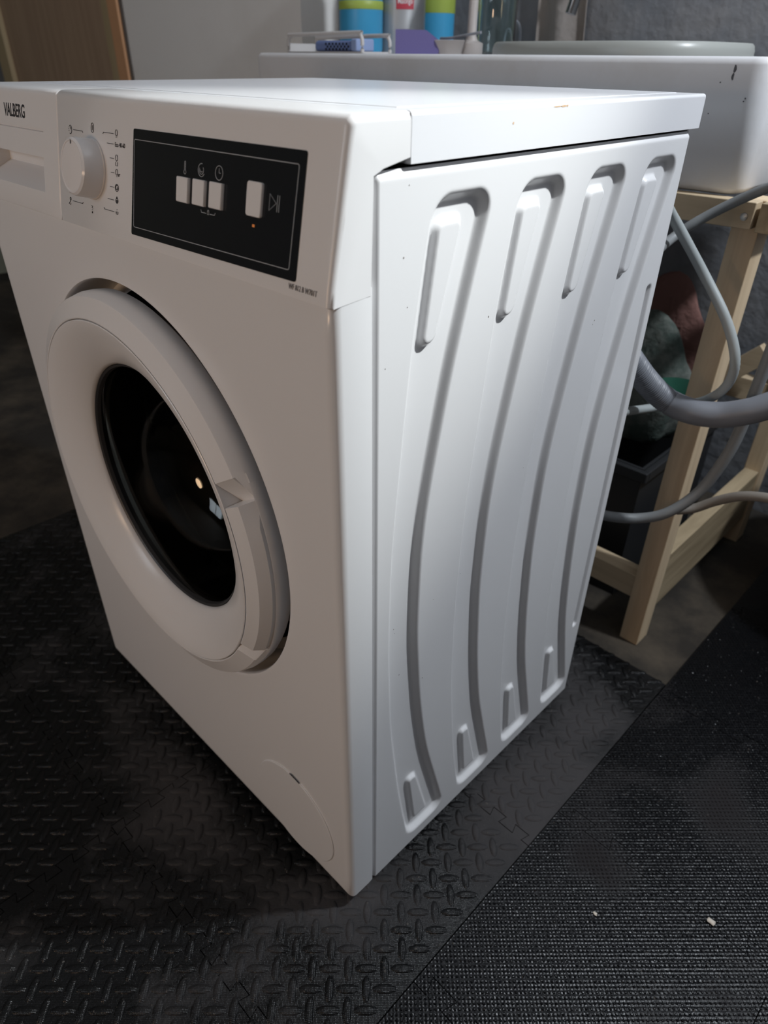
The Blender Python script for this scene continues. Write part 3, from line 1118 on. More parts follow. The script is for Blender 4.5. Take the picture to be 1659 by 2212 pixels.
# worktop
bm = bmesh.new()
bm_box(bm, (-HW, YL1, ZL), (HW, YL2, ZT))
es = [e for e in bm.edges if all(v_.co.z > ZT - 1e-6 for v_ in e.verts) and not all(v_.co.y < YL1 + 1e-6 for v_ in e.verts)]
es += [e for e in bm.edges if all(v_.co.y > YL2 - 1e-6 for v_ in e.verts) and abs(e.verts[0].co.z - e.verts[1].co.z) > 0.01]
bmesh.ops.bevel(bm, geom=es, offset=0.003, segments=3, affect='EDGES', profile=0.5)
wt = from_bm('worktop', bm, M['worktop'], wm, True, 50, True)
bm = bmesh.new()
bm_box(bm, (-0.274, YL1 + 0.012, ZT - 0.0005), (0.274, YL2 - 0.015, ZT + 0.0006), 0.0005, 1)
from_bm('worktop_board', bm, M['worktop'], wt, True, 50, True)

# specks of dirt on the side panel, rust marks on the worktop's edge
M['rust'] = mat('rust_mark', (0.66, 0.45, 0.28), 0.8)
M['speck'] = mat('dirt_speck', (0.10, 0.07, 0.05), 0.8)
vv, ff = [], []
for px, py, sz in ((872, 557, 0.9), (1055, 684, 0.8), (1284, 692, 0.8), (1280, 701, 0.7), (862, 1368, 0.8), (864, 1376, 0.6), (873, 1466, 0.9), (912, 1464, 0.9), (936, 1295, 0.6), (1006, 1246, 0.6), (832, 797, 0.6), (880, 664, 0.6), (820, 1750, 0.8), (884, 400, 0.6), (1130, 1010, 0.5)):
    q = PX(px, py, 0, HW - 0.0012)
    hgt = float(side_height(np.array([q.y]), np.array([q.z]))[0])
    b = len(vv)
    for k in range(7):
        a = 2 * PI * k / 7
        r = 0.0006 * sz * rng.uniform(0.7, 1.2)
        vv.append((HW - 0.0012 + hgt + 0.00015, q.y + r * math.cos(a), q.z + 1.5 * r * math.sin(a)))
    ff.append(tuple(range(b, b + 7)))
o = from_data('dirt_specks', vv, ff, M['speck'], sp, smooth=False)
o['kind'] = 'stuff'
for px, py, w_, h_ in ((1218, 229, 0.0045, 0.0007), (1205, 230, 0.006, 0.0005), (1226, 228, 0.0012, 0.0009), (1109, 266, 0.0010, 0.0009)):
    q = PX(px, py, 0, HW)
    vv = [(HW + 0.0001, q.y + w_ * c_, q.z + h_ * s_) for c_, s_ in ((-1, 0), (-0.4, -1), (0.6, -0.8), (1, 0.2), (0.3, 1), (-0.5, 0.7))]
    from_data('rust_mark', vv, [tuple(range(6))], M['rust'], wt, smooth=False)

# ---------------------------------------------------------------- porthole door
A_T, A_B = math.radians(29.5), math.radians(-32.0)
G_T, G_B = math.radians(22.7), math.radians(-27.5)
ringp = [(0.2120, 0.010), (0.2165, 0.006), (0.2172, 0.000), (0.2172, -0.0068), (0.2166, -0.0088), (0.2146, -0.0168), (0.2136, -0.0184), (0.2115, -0.0192), (0.1955, -0.0264), (0.1945, -0.0262), (0.1940, -0.0250), (0.1940, 0.006)]


def sweep(name, profs, m, parent, cap=True, angle=30):
    """profs: list of (angle, [(r,y)...]) round the door's axis"""
    n = len(profs[0][1])
    v, f = [], []
    for a, P in profs:
        for r, y in P:
            v.append((r * math.cos(a), y, DZ + r * math.sin(a)))
    for s in range(len(profs) - 1):
        for k in range(n):
            k2 = (k + 1) % n
            f.append((s * n + k, s * n + k2, (s + 1) * n + k2, (s + 1) * n + k))
    if cap:
        f.append(tuple(range(n)))
        f.append(tuple((len(profs) - 1) * n + k for k in range(n)))
    return from_data(name, v, f, m, parent, angle=angle)


# ring runs from the top end of the grip zone all the way round to its bottom end; its ends slope down into the finger notch
floorp = [(0.2120, 0.010), (0.2165, 0.006), (0.2172, 0.000), (0.2172, -0.0056), (0.2160, -0.0052), (0.2146, -0.0026), (0.2136, 0.0012), (0.2115, 0.0022), (0.1955, -0.0046), (0.1945, -0.0048), (0.1940, -0.0040), (0.1940, 0.006)]
profs = []
profs.append((G_T - math.radians(1.0), floorp))
profs.append((A_T, ringp))
nA = 220
for i in range(1, nA):
    profs.append((A_T + (2 * PI + A_B - A_T) * i / nA, ringp))
profs.append((2 * PI + A_B, ringp))
lowp = [(0.2120, 0.010), (0.2165, 0.006), (0.2172, 0.000), (0.2172, -0.0062), (0.2164, -0.0070), (0.2146, -0.0090), (0.2136, -0.0090), (0.2115, -0.0094), (0.1955, -0.0180), (0.1945, -0.0182), (0.1940, -0.0175), (0.1940, 0.006)]
profs.append((2 * PI + G_B + math.radians(0.6), lowp))
pd = sweep('porthole_door', profs, M['plastic'], wm, True, 25)
# floor of the finger hollow behind the grip
hollow = [(0.2120, 0.014), (0.2165, 0.006), (0.2172, 0.000), (0.2172, -0.0068), (0.2166, -0.0080), (0.2156, -0.0060), (0.2146, 0.010), (0.1945, 0.010), (0.1940, 0.014)]
profs = [(G_B - math.radians(2) + (G_T - G_B + math.radians(6.5)) * i / 40, hollow) for i in range(41)]
sweep('finger_hollow', profs, M['plastic'], pd, True, 30)
grip = [(0.2125, 0.0085), (0.2136, -0.0050), (0.2138, -0.0100), (0.2132, -0.0112), (0.2078, -0.0206), (0.2066, -0.0212), (0.1955, -0.0262), (0.1945, -0.0260), (0.1942, -0.0245), (0.1942, 0.0085)]
gtop = [(0.2125, 0.0085), (0.2136, -0.0020), (0.2142, -0.0030), (0.2140, -0.0040), (0.2078, -0.0206), (0.2066, -0.0212), (0.1955, -0.0262), (0.1945, -0.0260), (0.1942, -0.0245), (0.1942, 0.0085)]
profs = []
for i in range(61):
    a = G_B + (G_T - G_B) * i / 60
    t = max(0, (i - 52) / 8)
    P = [(g0 * (1 - t) + t * g1, h0 * (1 - t) + t * h1) for (g0, h0), (g1, h1) in zip(grip, gtop)]
    profs.append((a, P))
sweep('door_handle', profs, M['plastic'], pd, True, 22)
# inner dish that leads down to the glass
dish = [(0.1933, -0.0262), (0.1925, -0.0268), (0.1905, -0.0266), (0.1800, -0.0232), (0.1650, -0.0160), (0.1520, -0.0075), (0.1455, -0.0020), (0.1432, 0.0008), (0.1426, 0.0040), (0.1426, 0.014), (0.150, 0.016), (0.1933, 0.008)]
lathe('dish_ring', dish, M['plastic'], pd, 160, (0, 0, DZ), 'y', 30, True)
# deep glass bowl (double skin)
bowl_o = [(0.1424, 0.0030), (0.1405, 0.0045), (0.1378, 0.0105), (0.1355, 0.022), (0.1310, 0.044), (0.1235, 0.066), (0.111, 0.085), (0.094, 0.099), (0.070, 0.110), (0.040, 0.117), (0.0, 0.120)]
bowl_i = [(0.0, 0.124), (0.041, 0.121), (0.072, 0.114), (0.097, 0.103), (0.115, 0.088), (0.1275, 0.068), (0.1352, 0.045), (0.1398, 0.022), (0.1418, 0.012), (0.1424, 0.006)]
lathe('door_glass', bowl_o + bowl_i, M['glass'], pd, 160, (0, 0, DZ), 'y', 60, True)
lathe('glass_trim', [(0.1432, 0.0050), (0.1415, 0.0022), (0.1395, 0.0040), (0.1385, 0.0080), (0.1405, 0.0140), (0.1432, 0.014)], M['seal'], pd, 160, (0, 0, DZ), 'y', 30, True)
# rubber bellows, drum
lathe('door_seal', [(0.170, 0.030), (0.150, 0.026), (0.1425, 0.020), (0.1415, 0.034), (0.146, 0.046), (0.1425, 0.058), (0.150, 0.070), (0.185, 0.075)], M['seal'], wm, 96, (0, 0, DZ), 'y', 60)
drum = lathe('drum', [(0.152, 0.076), (0.156, 0.080), (0.205, 0.092), (0.228, 0.110), (0.228, 0.40), (0.0, 0.41)], M['steel'], wm, 96, (0, 0, DZ), 'y', 30)
for k in range(3):
    a = math.radians(80 + 120 * k)
    c, s = math.cos(a), math.sin(a)
    v = []
    for y in (0.13, 0.39):
        for rr_, tt in ((0.229, -0.045), (0.19, -0.018), (0.18, 0.0), (0.19, 0.018), (0.229, 0.045)):
            v.append((rr_ * c - tt * s, y, DZ + rr_ * s + tt * c))
    f = [(i, i + 1, i + 6, i + 5) for i in range(4)] + [(0, 1, 2, 3, 4), (5, 6, 7, 8, 9)]
    from_data('drum_paddle', v, f, M['steel'], drum)

# ------------------------------------------------------------------ stone sink on a timber stand
SX0, SX1, SY0, SY1, SZ0, SZ1 = -0.685, 0.288, 0.676, 1.19, 0.731, 0.876
bm = bmesh.new()
bm_box(bm, (SX0, SY0, SZ0), (SX1, SY1, SZ1))
top = [f_ for f_ in bm.faces if f_.normal.z > 0.9][0]
# basin opening on the right, shallow drainboard on the left
bm.free()


def sink_mesh():
    v, f = [], []

    def rrect(x0, x1, y0, y1, r, z, n=6):
        out = []
        for cx, cy, a0 in ((x1 - r, y0 + r, -90), (x1 - r, y1 - r, 0), (x0 + r, y1 - r, 90), (x0 + r, y0 + r, 180)):
            for k in range(n + 1):
                a = math.radians(a0 + 90 * k / n)
                out.append((cx + r * math.cos(a), cy + r * math.sin(a), z))
        return out
    L = []
    for e, z in ((0.014, SZ0), (0.004, SZ0 + 0.003), (0.0, SZ0 + 0.009), (0.0, SZ1 - 0.008), (0.0018, SZ1 - 0.003), (0.006, SZ1)):
        L.append(rrect(SX0 + e, SX1 - e, SY0 + e, SY1 - e, 0.022 - e * 0.5, z))
    for e, z in ((0.034, SZ1), (0.040, SZ1 - 0.004), (0.044, SZ1 - 0.010), (0.05, SZ1 - 0.06), (0.07, SZ1 - 0.105), (0.11, SZ1 - 0.112)):
        L.append(rrect(SX0 + e + (0.30 if z < SZ1 - 0.005 else 0.27), SX1 - e, SY0 + e, SY1 - e, 0.04, z))
    n = len(L[0])
    for l in L:
        v += l
    for a in range(len(L) - 1):
        for k in range(n):
            f.append((a * n + k, a * n + (k + 1) % n, (a + 1) * n + (k + 1) % n, (a + 1) * n + k))
    f.append(tuple(range(n)))
    f.append(tuple((len(L) - 1) * n + k for k in range(n)))
    return v, f


v, f = sink_mesh()
sink = from_data('stone_sink', v, f, M['sinkstone'], None, angle=50)
tag(sink, 'long pale grey stone sink trough resting on the timber stand behind the washing machine', 'sink')
# chips and a grey drip on its front
M['chip'] = mat('dark_chip', (0.10, 0.10, 0.11), 0.6)
for px, py, s_ in ((1588, 150, 0.004), (1583, 166, 0.003), (1556, 178, 0.0015), (1610, 213, 0.002), (1606, 219, 0.0016), (1530, 245, 0.0014)):
    q = PX(px, py, 1, SY0)
    v, f = [], []
    nn = 9
    for k in range(nn):
        a = 2 * PI * k / nn
        r = s_ * 0.45 * rng.uniform(0.7, 1.3)
        v.append((q.x + r * math.cos(a), SY0 - 0.0006, q.z + r * math.sin(a) * (2.4 if s_ > 0.0025 else 1)))
    v += [(a, SY0 + 0.001, c) for a, b, c in v]
    f = [tuple(range(nn))] + [(k, (k + 1) % nn, nn + (k + 1) % nn, nn + k) for k in range(nn)]
    o = from_data('chip', v, f, M['chip'], sink, smooth=False)

stand = thing('sink_stand', 'raw pine timber stand under the pale stone sink', 'stand', (-0.2, 0.70, FZ))


def wood(name, lo, hi, m, bev=0.0015):
    return adopt(box(name, lo, hi, M[m], None, bev), stand)


PXR = 0.322
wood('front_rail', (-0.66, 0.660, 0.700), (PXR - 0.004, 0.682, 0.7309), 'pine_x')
for x0 in (0.288, -0.66):
    wood('post', (x0, 0.6822, FZ), (x0 + 0.034, 0.722, 0.7308), 'pine')
    wood('post', (x0, 1.135, FZ), (x0 + 0.034, 1.175, 0.7308), 'pine')
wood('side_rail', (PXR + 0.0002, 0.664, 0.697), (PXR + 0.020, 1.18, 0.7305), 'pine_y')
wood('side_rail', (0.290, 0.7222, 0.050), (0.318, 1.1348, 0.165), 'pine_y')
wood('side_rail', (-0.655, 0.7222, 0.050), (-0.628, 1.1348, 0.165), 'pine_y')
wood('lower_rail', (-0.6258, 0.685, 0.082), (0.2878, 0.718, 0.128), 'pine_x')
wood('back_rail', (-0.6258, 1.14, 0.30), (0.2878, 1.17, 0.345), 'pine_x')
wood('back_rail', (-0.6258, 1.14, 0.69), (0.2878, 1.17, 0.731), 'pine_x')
q = PX(1607, 468, 1, 0.660)
o = lathe('screw', [(0, -0.0016), (0.0022, -0.0016), (0.0045, -0.0008), (0.0048, 0.0004), (0.0, 0.0006)], M['steelscrew'], None, 16, (q.x, 0.660, q.z), 'y')
adopt(o, stand)
# diagonal brace at the back
a, b = PX(1545, 822, 1, 1.10), PX(1675, 752, 1, 1.10)
d = (b - a)
L = d.length
mt = Matrix.Translation(a) @ Matrix(((d.x / L, 0, -d.z / L, 0), (0, 1, 0, 0), (d.z / L, 0, d.x / L, 0), (0, 0, 0, 1)))
adopt(box('brace', (-0.22, 0.0, -0.018), (L - 0.02, 0.022, 0.018), M['pine_x'], None, 0.001, 2, mt), stand)

# ------------------------------------------------------------------ hoses behind the machine


def pts(y, *px):
    return [PX(a, b, 1, y if c is None else c) for a, b, c in [(q + (None,))[:3] for q in px]]


h = tube('inlet_hose', pts(0.60, (1405, 380, 0.5), (1428, 425, 0.53), (1452, 466, 0.57), (1515, 582), (1568, 690), (1588, 775), (1572, 830, 0.61), (1530, 862, 0.62), (1470, 876, 0.63), (1420, 880, 0.64), (1380, 885, 0.60), (1340, 890, 0.52)), 0.0062, M['hose'], None)
tag(h, 'light grey inlet hose drooping in a loop in front of the timber post', 'hose')
h = tube('power_cable', pts(0.56, (1400, 560, 0.50), (1445, 520, 0.60), (1500, 482, 0.625), (1580, 440, 0.64), (1659, 406, 0.645), (1740, 380, 0.645)), 0.0060, M['hose_dark'], None)
tag(h, 'grey cable rising to the right across the top of the timber stand', 'cable')
Q = pts(0.585, (1330, 730, 0.49), (1360, 775, 0.525), (1400, 828, 0.56), (1445, 868), (1500, 890), (1560, 896, 0.595), (1620, 888, 0.60), (1680, 870, 0.61), (1740, 850, 0.62))
h = tube('drain_hose', Q, 0.0168, M['hose_blue'], None, 0.0007, 18, (0.0034, 0.07, 0.0, 0.150))
tag(h, 'thick grey drain hose with ribbed section leaving the back of the washing machine', 'hose')
h = tube('grey_water_hose', pts(0.60, (1260, 1095, 0.50), (1300, 1112, 0.55), (1370, 1120, 0.59), (1440, 1108, 0.61), (1510, 1062, 0.63), (1570, 985, 0.64), (1605, 915, 0.645), (1630, 850, 0.645), (1665, 760, 0.645), (1690, 690, 0.645)), 0.0078, M['hose_dark'], None)
tag(h, 'slim grey hose curving up from low behind the washing machine past the drain hose', 'hose')
h = tube('thin_hose', pts(0.66, (1462, 1102, 0.638), (1500, 1098, 0.652), (1545, 1083), (1600, 1072), (1659, 1076), (1720, 1095)), 0.0070, M['hose_warm'], None)
tag(h, 'dull brownish thin hose arching low in front of the black bucket', 'hose')

# ------------------------------------------------------------------ things on the sink
DZB = SZ1


def base_at(px, y, z=SZ1):
    q = PX(px, 60, 1, y)
    return Vector((q.x, y, z))


M['blue_bottle'] = mat('blue_plastic', (0.05, 0.30, 0.52), 0.35)
M['green_band'] = mat('lime_band', (0.33, 0.42, 0.08), 0.45)
M['tin'] = mat('silver_tin', (0.40, 0.40, 0.41), 0.35, metal=0.3)
M['red_label'] = mat('red_label', (0.42, 0.04, 0.06), 0.5)
M['white_print'] = mat('white_print', (0.62, 0.60, 0.60), 0.5)
M['purple'] = mat('purple_card', (0.13, 0.11, 0.27), 0.5)
M['cream'] = mat('cream_plastic', (0.42, 0.38, 0.36), 0.5)
M['grey_plastic'] = mat('grey_plastic', (0.27, 0.28, 0.31), 0.45)
M['blue_foam'] = mat('blue_sponge', (0.13, 0.18, 0.36), 0.7)
M['blue_light'] = mat('pale_blue_plastic', (0.25, 0.32, 0.52), 0.6)
M['tray'] = mat('white_tray', (0.52, 0.50, 0.49), 0.5)
M['basin'] = mat('grey_basin_plastic', (0.33, 0.34, 0.32), 0.35, spec=0.5)
M['clear'] = mat('clear_glass', (0.75, 0.85, 0.85), 0.03, trans=1.0, ior=1.45)
M['chrome'] = mat('dull_chrome', (0.22, 0.22, 0.22), 0.3, metal=1.0)
M['rag'] = mat('beige_rag', (0.25, 0.22, 0.20), 0.9, bump=(60, 0.5, 0.006))


def detergent_bottle(px, y, r, zb0, zb1, label):
    b0 = base_at(px, y)
    t = thing('detergent_bottle', label, 'bottle', b0, 'blue bottles on the sink')
    h = 0.25
    lathe('bottle_body', [(0, 0), (r * 0.93, 0), (r, 0.008), (r, h - 0.03), (r * 0.9, h - 0.008), (r * 0.45, h + 0.006), (r * 0.42, h + 0.02), (0, h + 0.02)], M['blue_bottle'], t, 40)
    lathe('label_band', [(r + 0.0002, zb0), (r + 0.0009, zb0 + 0.001), (r + 0.0009, zb1 - 0.001), (r + 0.0002, zb1)], M['green_band'], t, 40)
    lathe('bottle_cap', [(0, h + 0.018), (r * 0.5, h + 0.018), (r * 0.48, h + 0.05), (0, h + 0.052)], M['white_print'], t, 28)
    return t


def zat(px, py, y):
    return PX(px, py, 1, y).z - SZ1


detergent_bottle(780, 0.89, 0.0435, zat(780, 22, 0.89), zat(780, 3, 0.89), 'bright blue bottle with a narrow lime band, between the soap tray and the silver tin')
detergent_bottle(938, 1.10, 0.0430, zat(938, 30, 1.10), 0.20, 'blue bottle with a deep green upper half, behind the purple box')
# tall tin with a red label
ty = 0.985
b0 = base_at(866, ty)
tin = thing('coffee_tin', 'tall silver tin with a red name label, between the two blue bottles', 'tin', b0)
tr = 0.0500
lathe('tin_body', [(0, 0), (tr, 0), (tr + 0.001, 0.002), (tr, 0.005), (tr, 0.24), (tr + 0.001, 0.243), (tr - 0.003, 0.245), (0, 0.245)], M['tin'], tin, 48)
va = math.atan2(CAM[1] - b0.y, CAM[0] - b0.x)


def curved_patch(name, r, a0, a1, z0, z1, m, parent, n=12):
    v, f = [], []
    for i in range(n + 1):
        a = a0 + (a1 - a0) * i / n
        for rr_, z in ((r, z0), (r + 0.0006, z0), (r + 0.0006, z1), (r, z1)):
            v.append((rr_ * math.cos(a), rr_ * math.sin(a), z))
    for i in range(n):
        for k in range(4):
            f.append((i * 4 + k, i * 4 + (k + 1) % 4, i * 4 + 4 + (k + 1) % 4, i * 4 + 4 + k))
    f += [(0, 1, 2, 3), (n * 4, n * 4 + 1, n * 4 + 2, n * 4 + 3)]
    return from_data(name, v, f, m, parent)


lab = curved_patch('name_label', tr, va - 0.20, va + 0.52, zat(878, 19, ty - 0.04), zat(878, 19, ty - 0.04) + 0.045, M['red_label'], tin)


def wrap_text(name, txt, ang_c, z, hgt, wid, r, m, parent, bold=0.0):
    o = text_mesh(name, txt, hgt, m, None, width=wid, align='CENTER', bold=bold, depth=0.0002, height=hgt)
    for v_ in o.data.vertices:
        a = ang_c + v_.co.x / r
        rr_ = r + 0.0007 + v_.co.z
        v_.co = Vector((rr_ * math.cos(a), rr_ * math.sin(a), z + v_.co.y))
    o.data.update()
    o.parent = parent
    return o


zl = zat(878, 19, ty - 0.04)
wrap_text('tin_lettering', 'Malongo', va + 0.16, zl + 0.006, 0.0125, 0.030, tr, M['white_print'], lab, 0.0002)
for i, (zz_, w_) in enumerate(((0.041, 0.022), (0.031, 0.030), (0.026, 0.030))):
    curved_patch('print_line', tr, va + 0.16 - w_ / tr / 2, va + 0.16 + w_ / tr / 2, zz_, zz_ + (0.0022 if i == 0 else 0.0034), M['print_grey'], tin)
# purple box leaning open
py_ = 0.86
q0 = PX(903, 100, 1, py_)
mt = Matrix.Translation((q0.x, py_, SZ1)) @ Matrix.Rotation(0.72, 4, 'Z')
bw, hh0, hh1 = 0.0415, PX(880, 66, 1, py_).z - SZ1, PX(942, 89, 1, py_).z - SZ1
pv = [(-bw, 0), (bw * 0.92, 0), (bw, hh1), (bw * 0.35, hh0), (-bw, hh0 + 0.001)]
v = [mt @ Vector((x, y, z)) for y in (-0.02, 0.02) for x, z in pv]
f = [(0, 1, 2, 3, 4), (9, 8, 7, 6, 5)] + [(k, (k + 1) % 5, 5 + (k + 1) % 5, 5 + k) for k in range(5)]
tag(from_data('carton', v, f, M['purple'], None, smooth=False), 'small purple carton with a slanting top in front of the silver tin', 'box')
# pale cup and its spoon
cb = base_at(972, 0.90)
cup = thing('plastic_cup', 'pale cream plastic cup beside the purple carton', 'cup', cb)
ch = PX(972, 88, 1, 0.90).z - SZ1
lathe('cup_body', [(0.0, 0.001), (0.026, 0.0), (0.0345, ch - 0.002), (0.036, ch), (0.0345, ch + 0.0008), (0.032, ch - 0.003), (0.024, 0.004), (0.0, 0.004)], M['cream'], cup, 36)
ra = math.atan2(CAM[1] - cb.y, CAM[0] - cb.x)
sc = tube('scrub_brush', [cb + Vector((-0.03, 0.01, ch + 0.004)), cb + Vector((0.0, 0.006, ch + 0.0045)), cb + Vector((0.05, 0.004, ch + 0.010)), cb + Vector((0.07, 0.004, ch + 0.012))], 0.0022, M['grey_plastic'], None)
tag(sc, 'dark grey brush handle lying across the cream cup', 'brush')
# small beige jar to the right of the cup
jb = base_at(1020, 0.93)
j = lathe('pale_jar', [(0, 0), (0.021, 0), (0.022, 0.004), (0.022, 0.018), (0.012, 0.022), (0.0085, 0.03), (0.0085, 0.10), (0, 0.10)], M['cream'], None, 28, jb)
tag(j, 'slim pale bottle with a long neck beside the clear glass bottle', 'bottle')
# clear glass bottle
gb = base_at(1072, 0.98)
g = lathe('glass_bottle', [(0, 0.0), (0.034, 0.0), (0.036, 0.004), (0.036, 0.16), (0.014, 0.20), (0.014, 0.235), (0.011, 0.235), (0.011, 0.2), (0.033, 0.158), (0.033, 0.006), (0, 0.005)], M['clear'], None, 40, gb)
tag(g, 'clear glass bottle standing at the back of the stone sink', 'bottle')
# grey canister in the alcove
kb = base_at(722, 1.13)
k_ = lathe('grey_canister', [(0, 0), (0.030, 0), (0.031, 0.003), (0.031, 0.19), (0.026, 0.20), (0.026, 0.215), (0, 0.216)], M['grey_plastic'], None, 36, kb)
# soap tray with sponge
sy = 0.735
tl, trr = PX(622, 100, 1, sy), PX(781, 100, 1, sy)
tray = thing('soap_tray', 'white rimmed plastic soap tray on the left end of the stone sink', 'tray', ((tl.x + trr.x) / 2, sy + 0.03, SZ1))
tw = (trr.x - tl.x) / 2
th = PX(700, 76, 1, sy).z - SZ1


def rr2(x0, x1, z0, z1, r, n=5):
    return rounded([(x0, z0), (x1, z0), (x1, z1), (x0, z1)], r, n)


loop = [(-tw, 0.0)] + arc(-tw + 0.014, th - 0.014, 0.014, 180, 90, 6) + arc(tw - 0.014, th - 0.012, 0.014, 90, 0, 6) + [(tw, 0.0)]
tube('tray_rim', [Vector((x, -0.028, z + 0.001)) for x, z in loop], 0.0034, M['tray'], tray, 0.004, 8)
tube('tray_rim', [Vector((x, 0.042, z * 0.9 + 0.001)) for x, z in loop], 0.0034, M['tray'], tray, 0.004, 8)
box('tray_floor', (-tw, -0.03, 0.0), (tw, 0.045, 0.003), M['tray'], tray, 0.001)
box('tray_end', (-tw - 0.001, -0.028, 0.002), (-tw + 0.003, 0.042, th - 0.012), M['tray'], tray, 0.001)
# perforated blue sponge
spb = thing('perforated_sponge', 'blue perforated scrubbing sponge lying in the soap tray', 'sponge', (tray.location.x + 0.024, sy + 0.031, SZ1 + 0.0032))
box('sponge_body', (-0.062, -0.02, 0.0), (0.040, 0.025, th - 0.011), M['blue_foam'], spb, 0.006, 3)
box('pale_end', (0.0402, -0.0205, 0.0), (0.056, 0.025, th - 0.0085), M['blue_light'], spb, 0.003, 2)
for i in range(7):  # black discs, painted shade in place of real holes in the sponge
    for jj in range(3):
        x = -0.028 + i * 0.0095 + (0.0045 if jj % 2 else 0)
        lathe('sponge_hole_shade', [(0, -0.0006), (0.0021, -0.0006), (0.0021, 0.001), (0, 0.001)], M['display'], spb, 10, (x, -0.0200, 0.0035 + jj * (th - 0.016) / 3), 'y')
# plastic basin standing in the sink
ba = PX(1085, 108, 1, 0.88)
bb = PX(1578, 108, 1, 0.88)
bcx, bcy = (ba.x + bb.x) / 2 - 0.005, 0.935
bw, bd = (bb.x - ba.x) / 2 - 0.012, 0.155
bz1 = PX(1240, 89, 1, 0.80).z
v, f = [], []
L = []
prf = [(0.0, 0.80, 0.7648), (0.60, 0.80, 0.7648), (0.80, 0.80, 0.767), (0.90, 0.80, 0.785), (0.985, 0.98, bz1 - 0.034), (1.02, 1.03, bz1 - 0.031), (1.035, 1.045, bz1 - 0.02), (1.035, 1.045, bz1 - 0.010), (1.025, 1.04, bz1 - 0.003), (1.008, 1.02, bz1), (0.99, 0.99, bz1 - 0.002), (0.965, 0.965, bz1 - 0.012), (0.88, 0.86, 0.79), (0.6, 0.6, 0.769), (0.0, 0.0, 0.769)]
nn = 64
for s_, _, z in prf:
    ring_ = []
    for k in range(nn):
        a = 2 * PI * k / nn
        ex = 2.0 / 3.2
        cx = math.copysign(abs(math.cos(a)) ** ex, math.cos(a))
        cy = math.copysign(abs(math.sin(a)) ** ex, math.sin(a))
        ring_.append((bcx + cx * bw * s_, bcy + cy * bd * s_, z))
    v += ring_
for a in range(len(prf) - 1):
    for k in range(nn):
        f.append((a * nn + k, a * nn + (k + 1) % nn, (a + 1) * nn + (k + 1) % nn, (a + 1) * nn + k))
bs = from_data('washing_up_basin', v, f, M['basin'], None, angle=60)
tag(bs, 'greyish plastic washing-up basin standing in the stone sink, only its rim showing', 'basin')
# tap with its spout end
q = PX(1232, 30, 1, 1.02)
tp = thing('wall_tap', 'dull metal tap spout hanging over the stone sink', 'tap', (q.x, YB, q.z))
tube('spout', [Vector((0.02, -0.002, 0.16)), Vector((0.02, -0.10, 0.165)), Vector((0.018, -0.20, 0.14)), Vector((0.012, -0.262, 0.075)), Vector((0.0, -0.28, 0.0))], 0.0095, M['chrome'], tp, 0.006, 16)
lathe('wall_flange', [(0, 0.0), (0.032, 0.0), (0.03, -0.008), (0.012, -0.012), (0, -0.012)], M['chrome'], tp, 24, (0.02, 0, 0.16), 'y')
tube('tap_lever', [Vector((0.02, -0.05, 0.175)), Vector((0.02, -0.06, 0.21)), Vector((0.02, -0.12, 0.225))], 0.005, M['chrome'], tp, 0.006, 10)
# wire loop of a sink plug chain / handle
q = PX(1112, 60, 1, 1.05)
lp = tube('wire_loop', [Vector((q.x - 0.030, 1.06, SZ1 - 0.004)), Vector((q.x - 0.024, 1.06, q.z + 0.006)), Vector((q.x - 0.004, 1.06, q.z + 0.010)), Vector((q.x + 0.010, 1.055, q.z - 0.006)), Vector((q.x + 0.014, 1.05, SZ1 - 0.004))], 0.0026, M['grey_plastic'], None, 0.004, 8)
# beige rag hung on the wall
q0, q1 = PX(1158, 0, 1, YB - 0.03), PX(1242, 85, 1, YB - 0.03)
v, f = [], []
nx_, nz_ = 18, 22
for jz in range(nz_ + 1):
    for ix in range(nx_ + 1):
        u, t = ix / nx_, jz / nz_
        x = q0.x + (q1.x - q0.x + 0.01) * u + 0.006 * math.sin(5 * t + 2)
        v.append((x, YB - 0.022 + 0.012 * math.sin(u * 9 + 1.2 * t) * (0.4 + 0.6 * (1 - t)), 0.84 + t * 0.55))
nb = len(v)
v += [(a, b + 0.004, c) for a, b, c in v]
st = nx_ + 1
for jz in range(nz_):
    for ix in range(nx_):
        a = jz * st + ix
        f += [(a, a + 1, a + st + 1, a + st), (nb + a, nb + a + st, nb + a + st + 1, nb + a + 1)]
for ix in range(nx_):
    f += [(ix, nb + ix, nb + ix + 1, ix + 1), (nz_ * st + ix, nz_ * st + ix + 1, nb + nz_ * st + ix + 1, nb + nz_ * st + ix)]
for jz in range(nz_):
    f += [(jz * st, jz * st + st, nb + jz * st + st, nb + jz * st), (jz * st + nx_, nb + jz * st + nx_, nb + jz * st + st + nx_, jz * st + st + nx_)]
rag = from_data('hanging_rag', v, f, M['rag'], None, angle=80)
tag(rag, 'beige rag hanging on the dark wall behind the sink', 'rag')
tag(lp, 'thin wire loop standing up from the sink in front of the beige rag', 'wire')
tag(k_, 'grey canister standing beside the white wall at the back of the sink', 'canister')

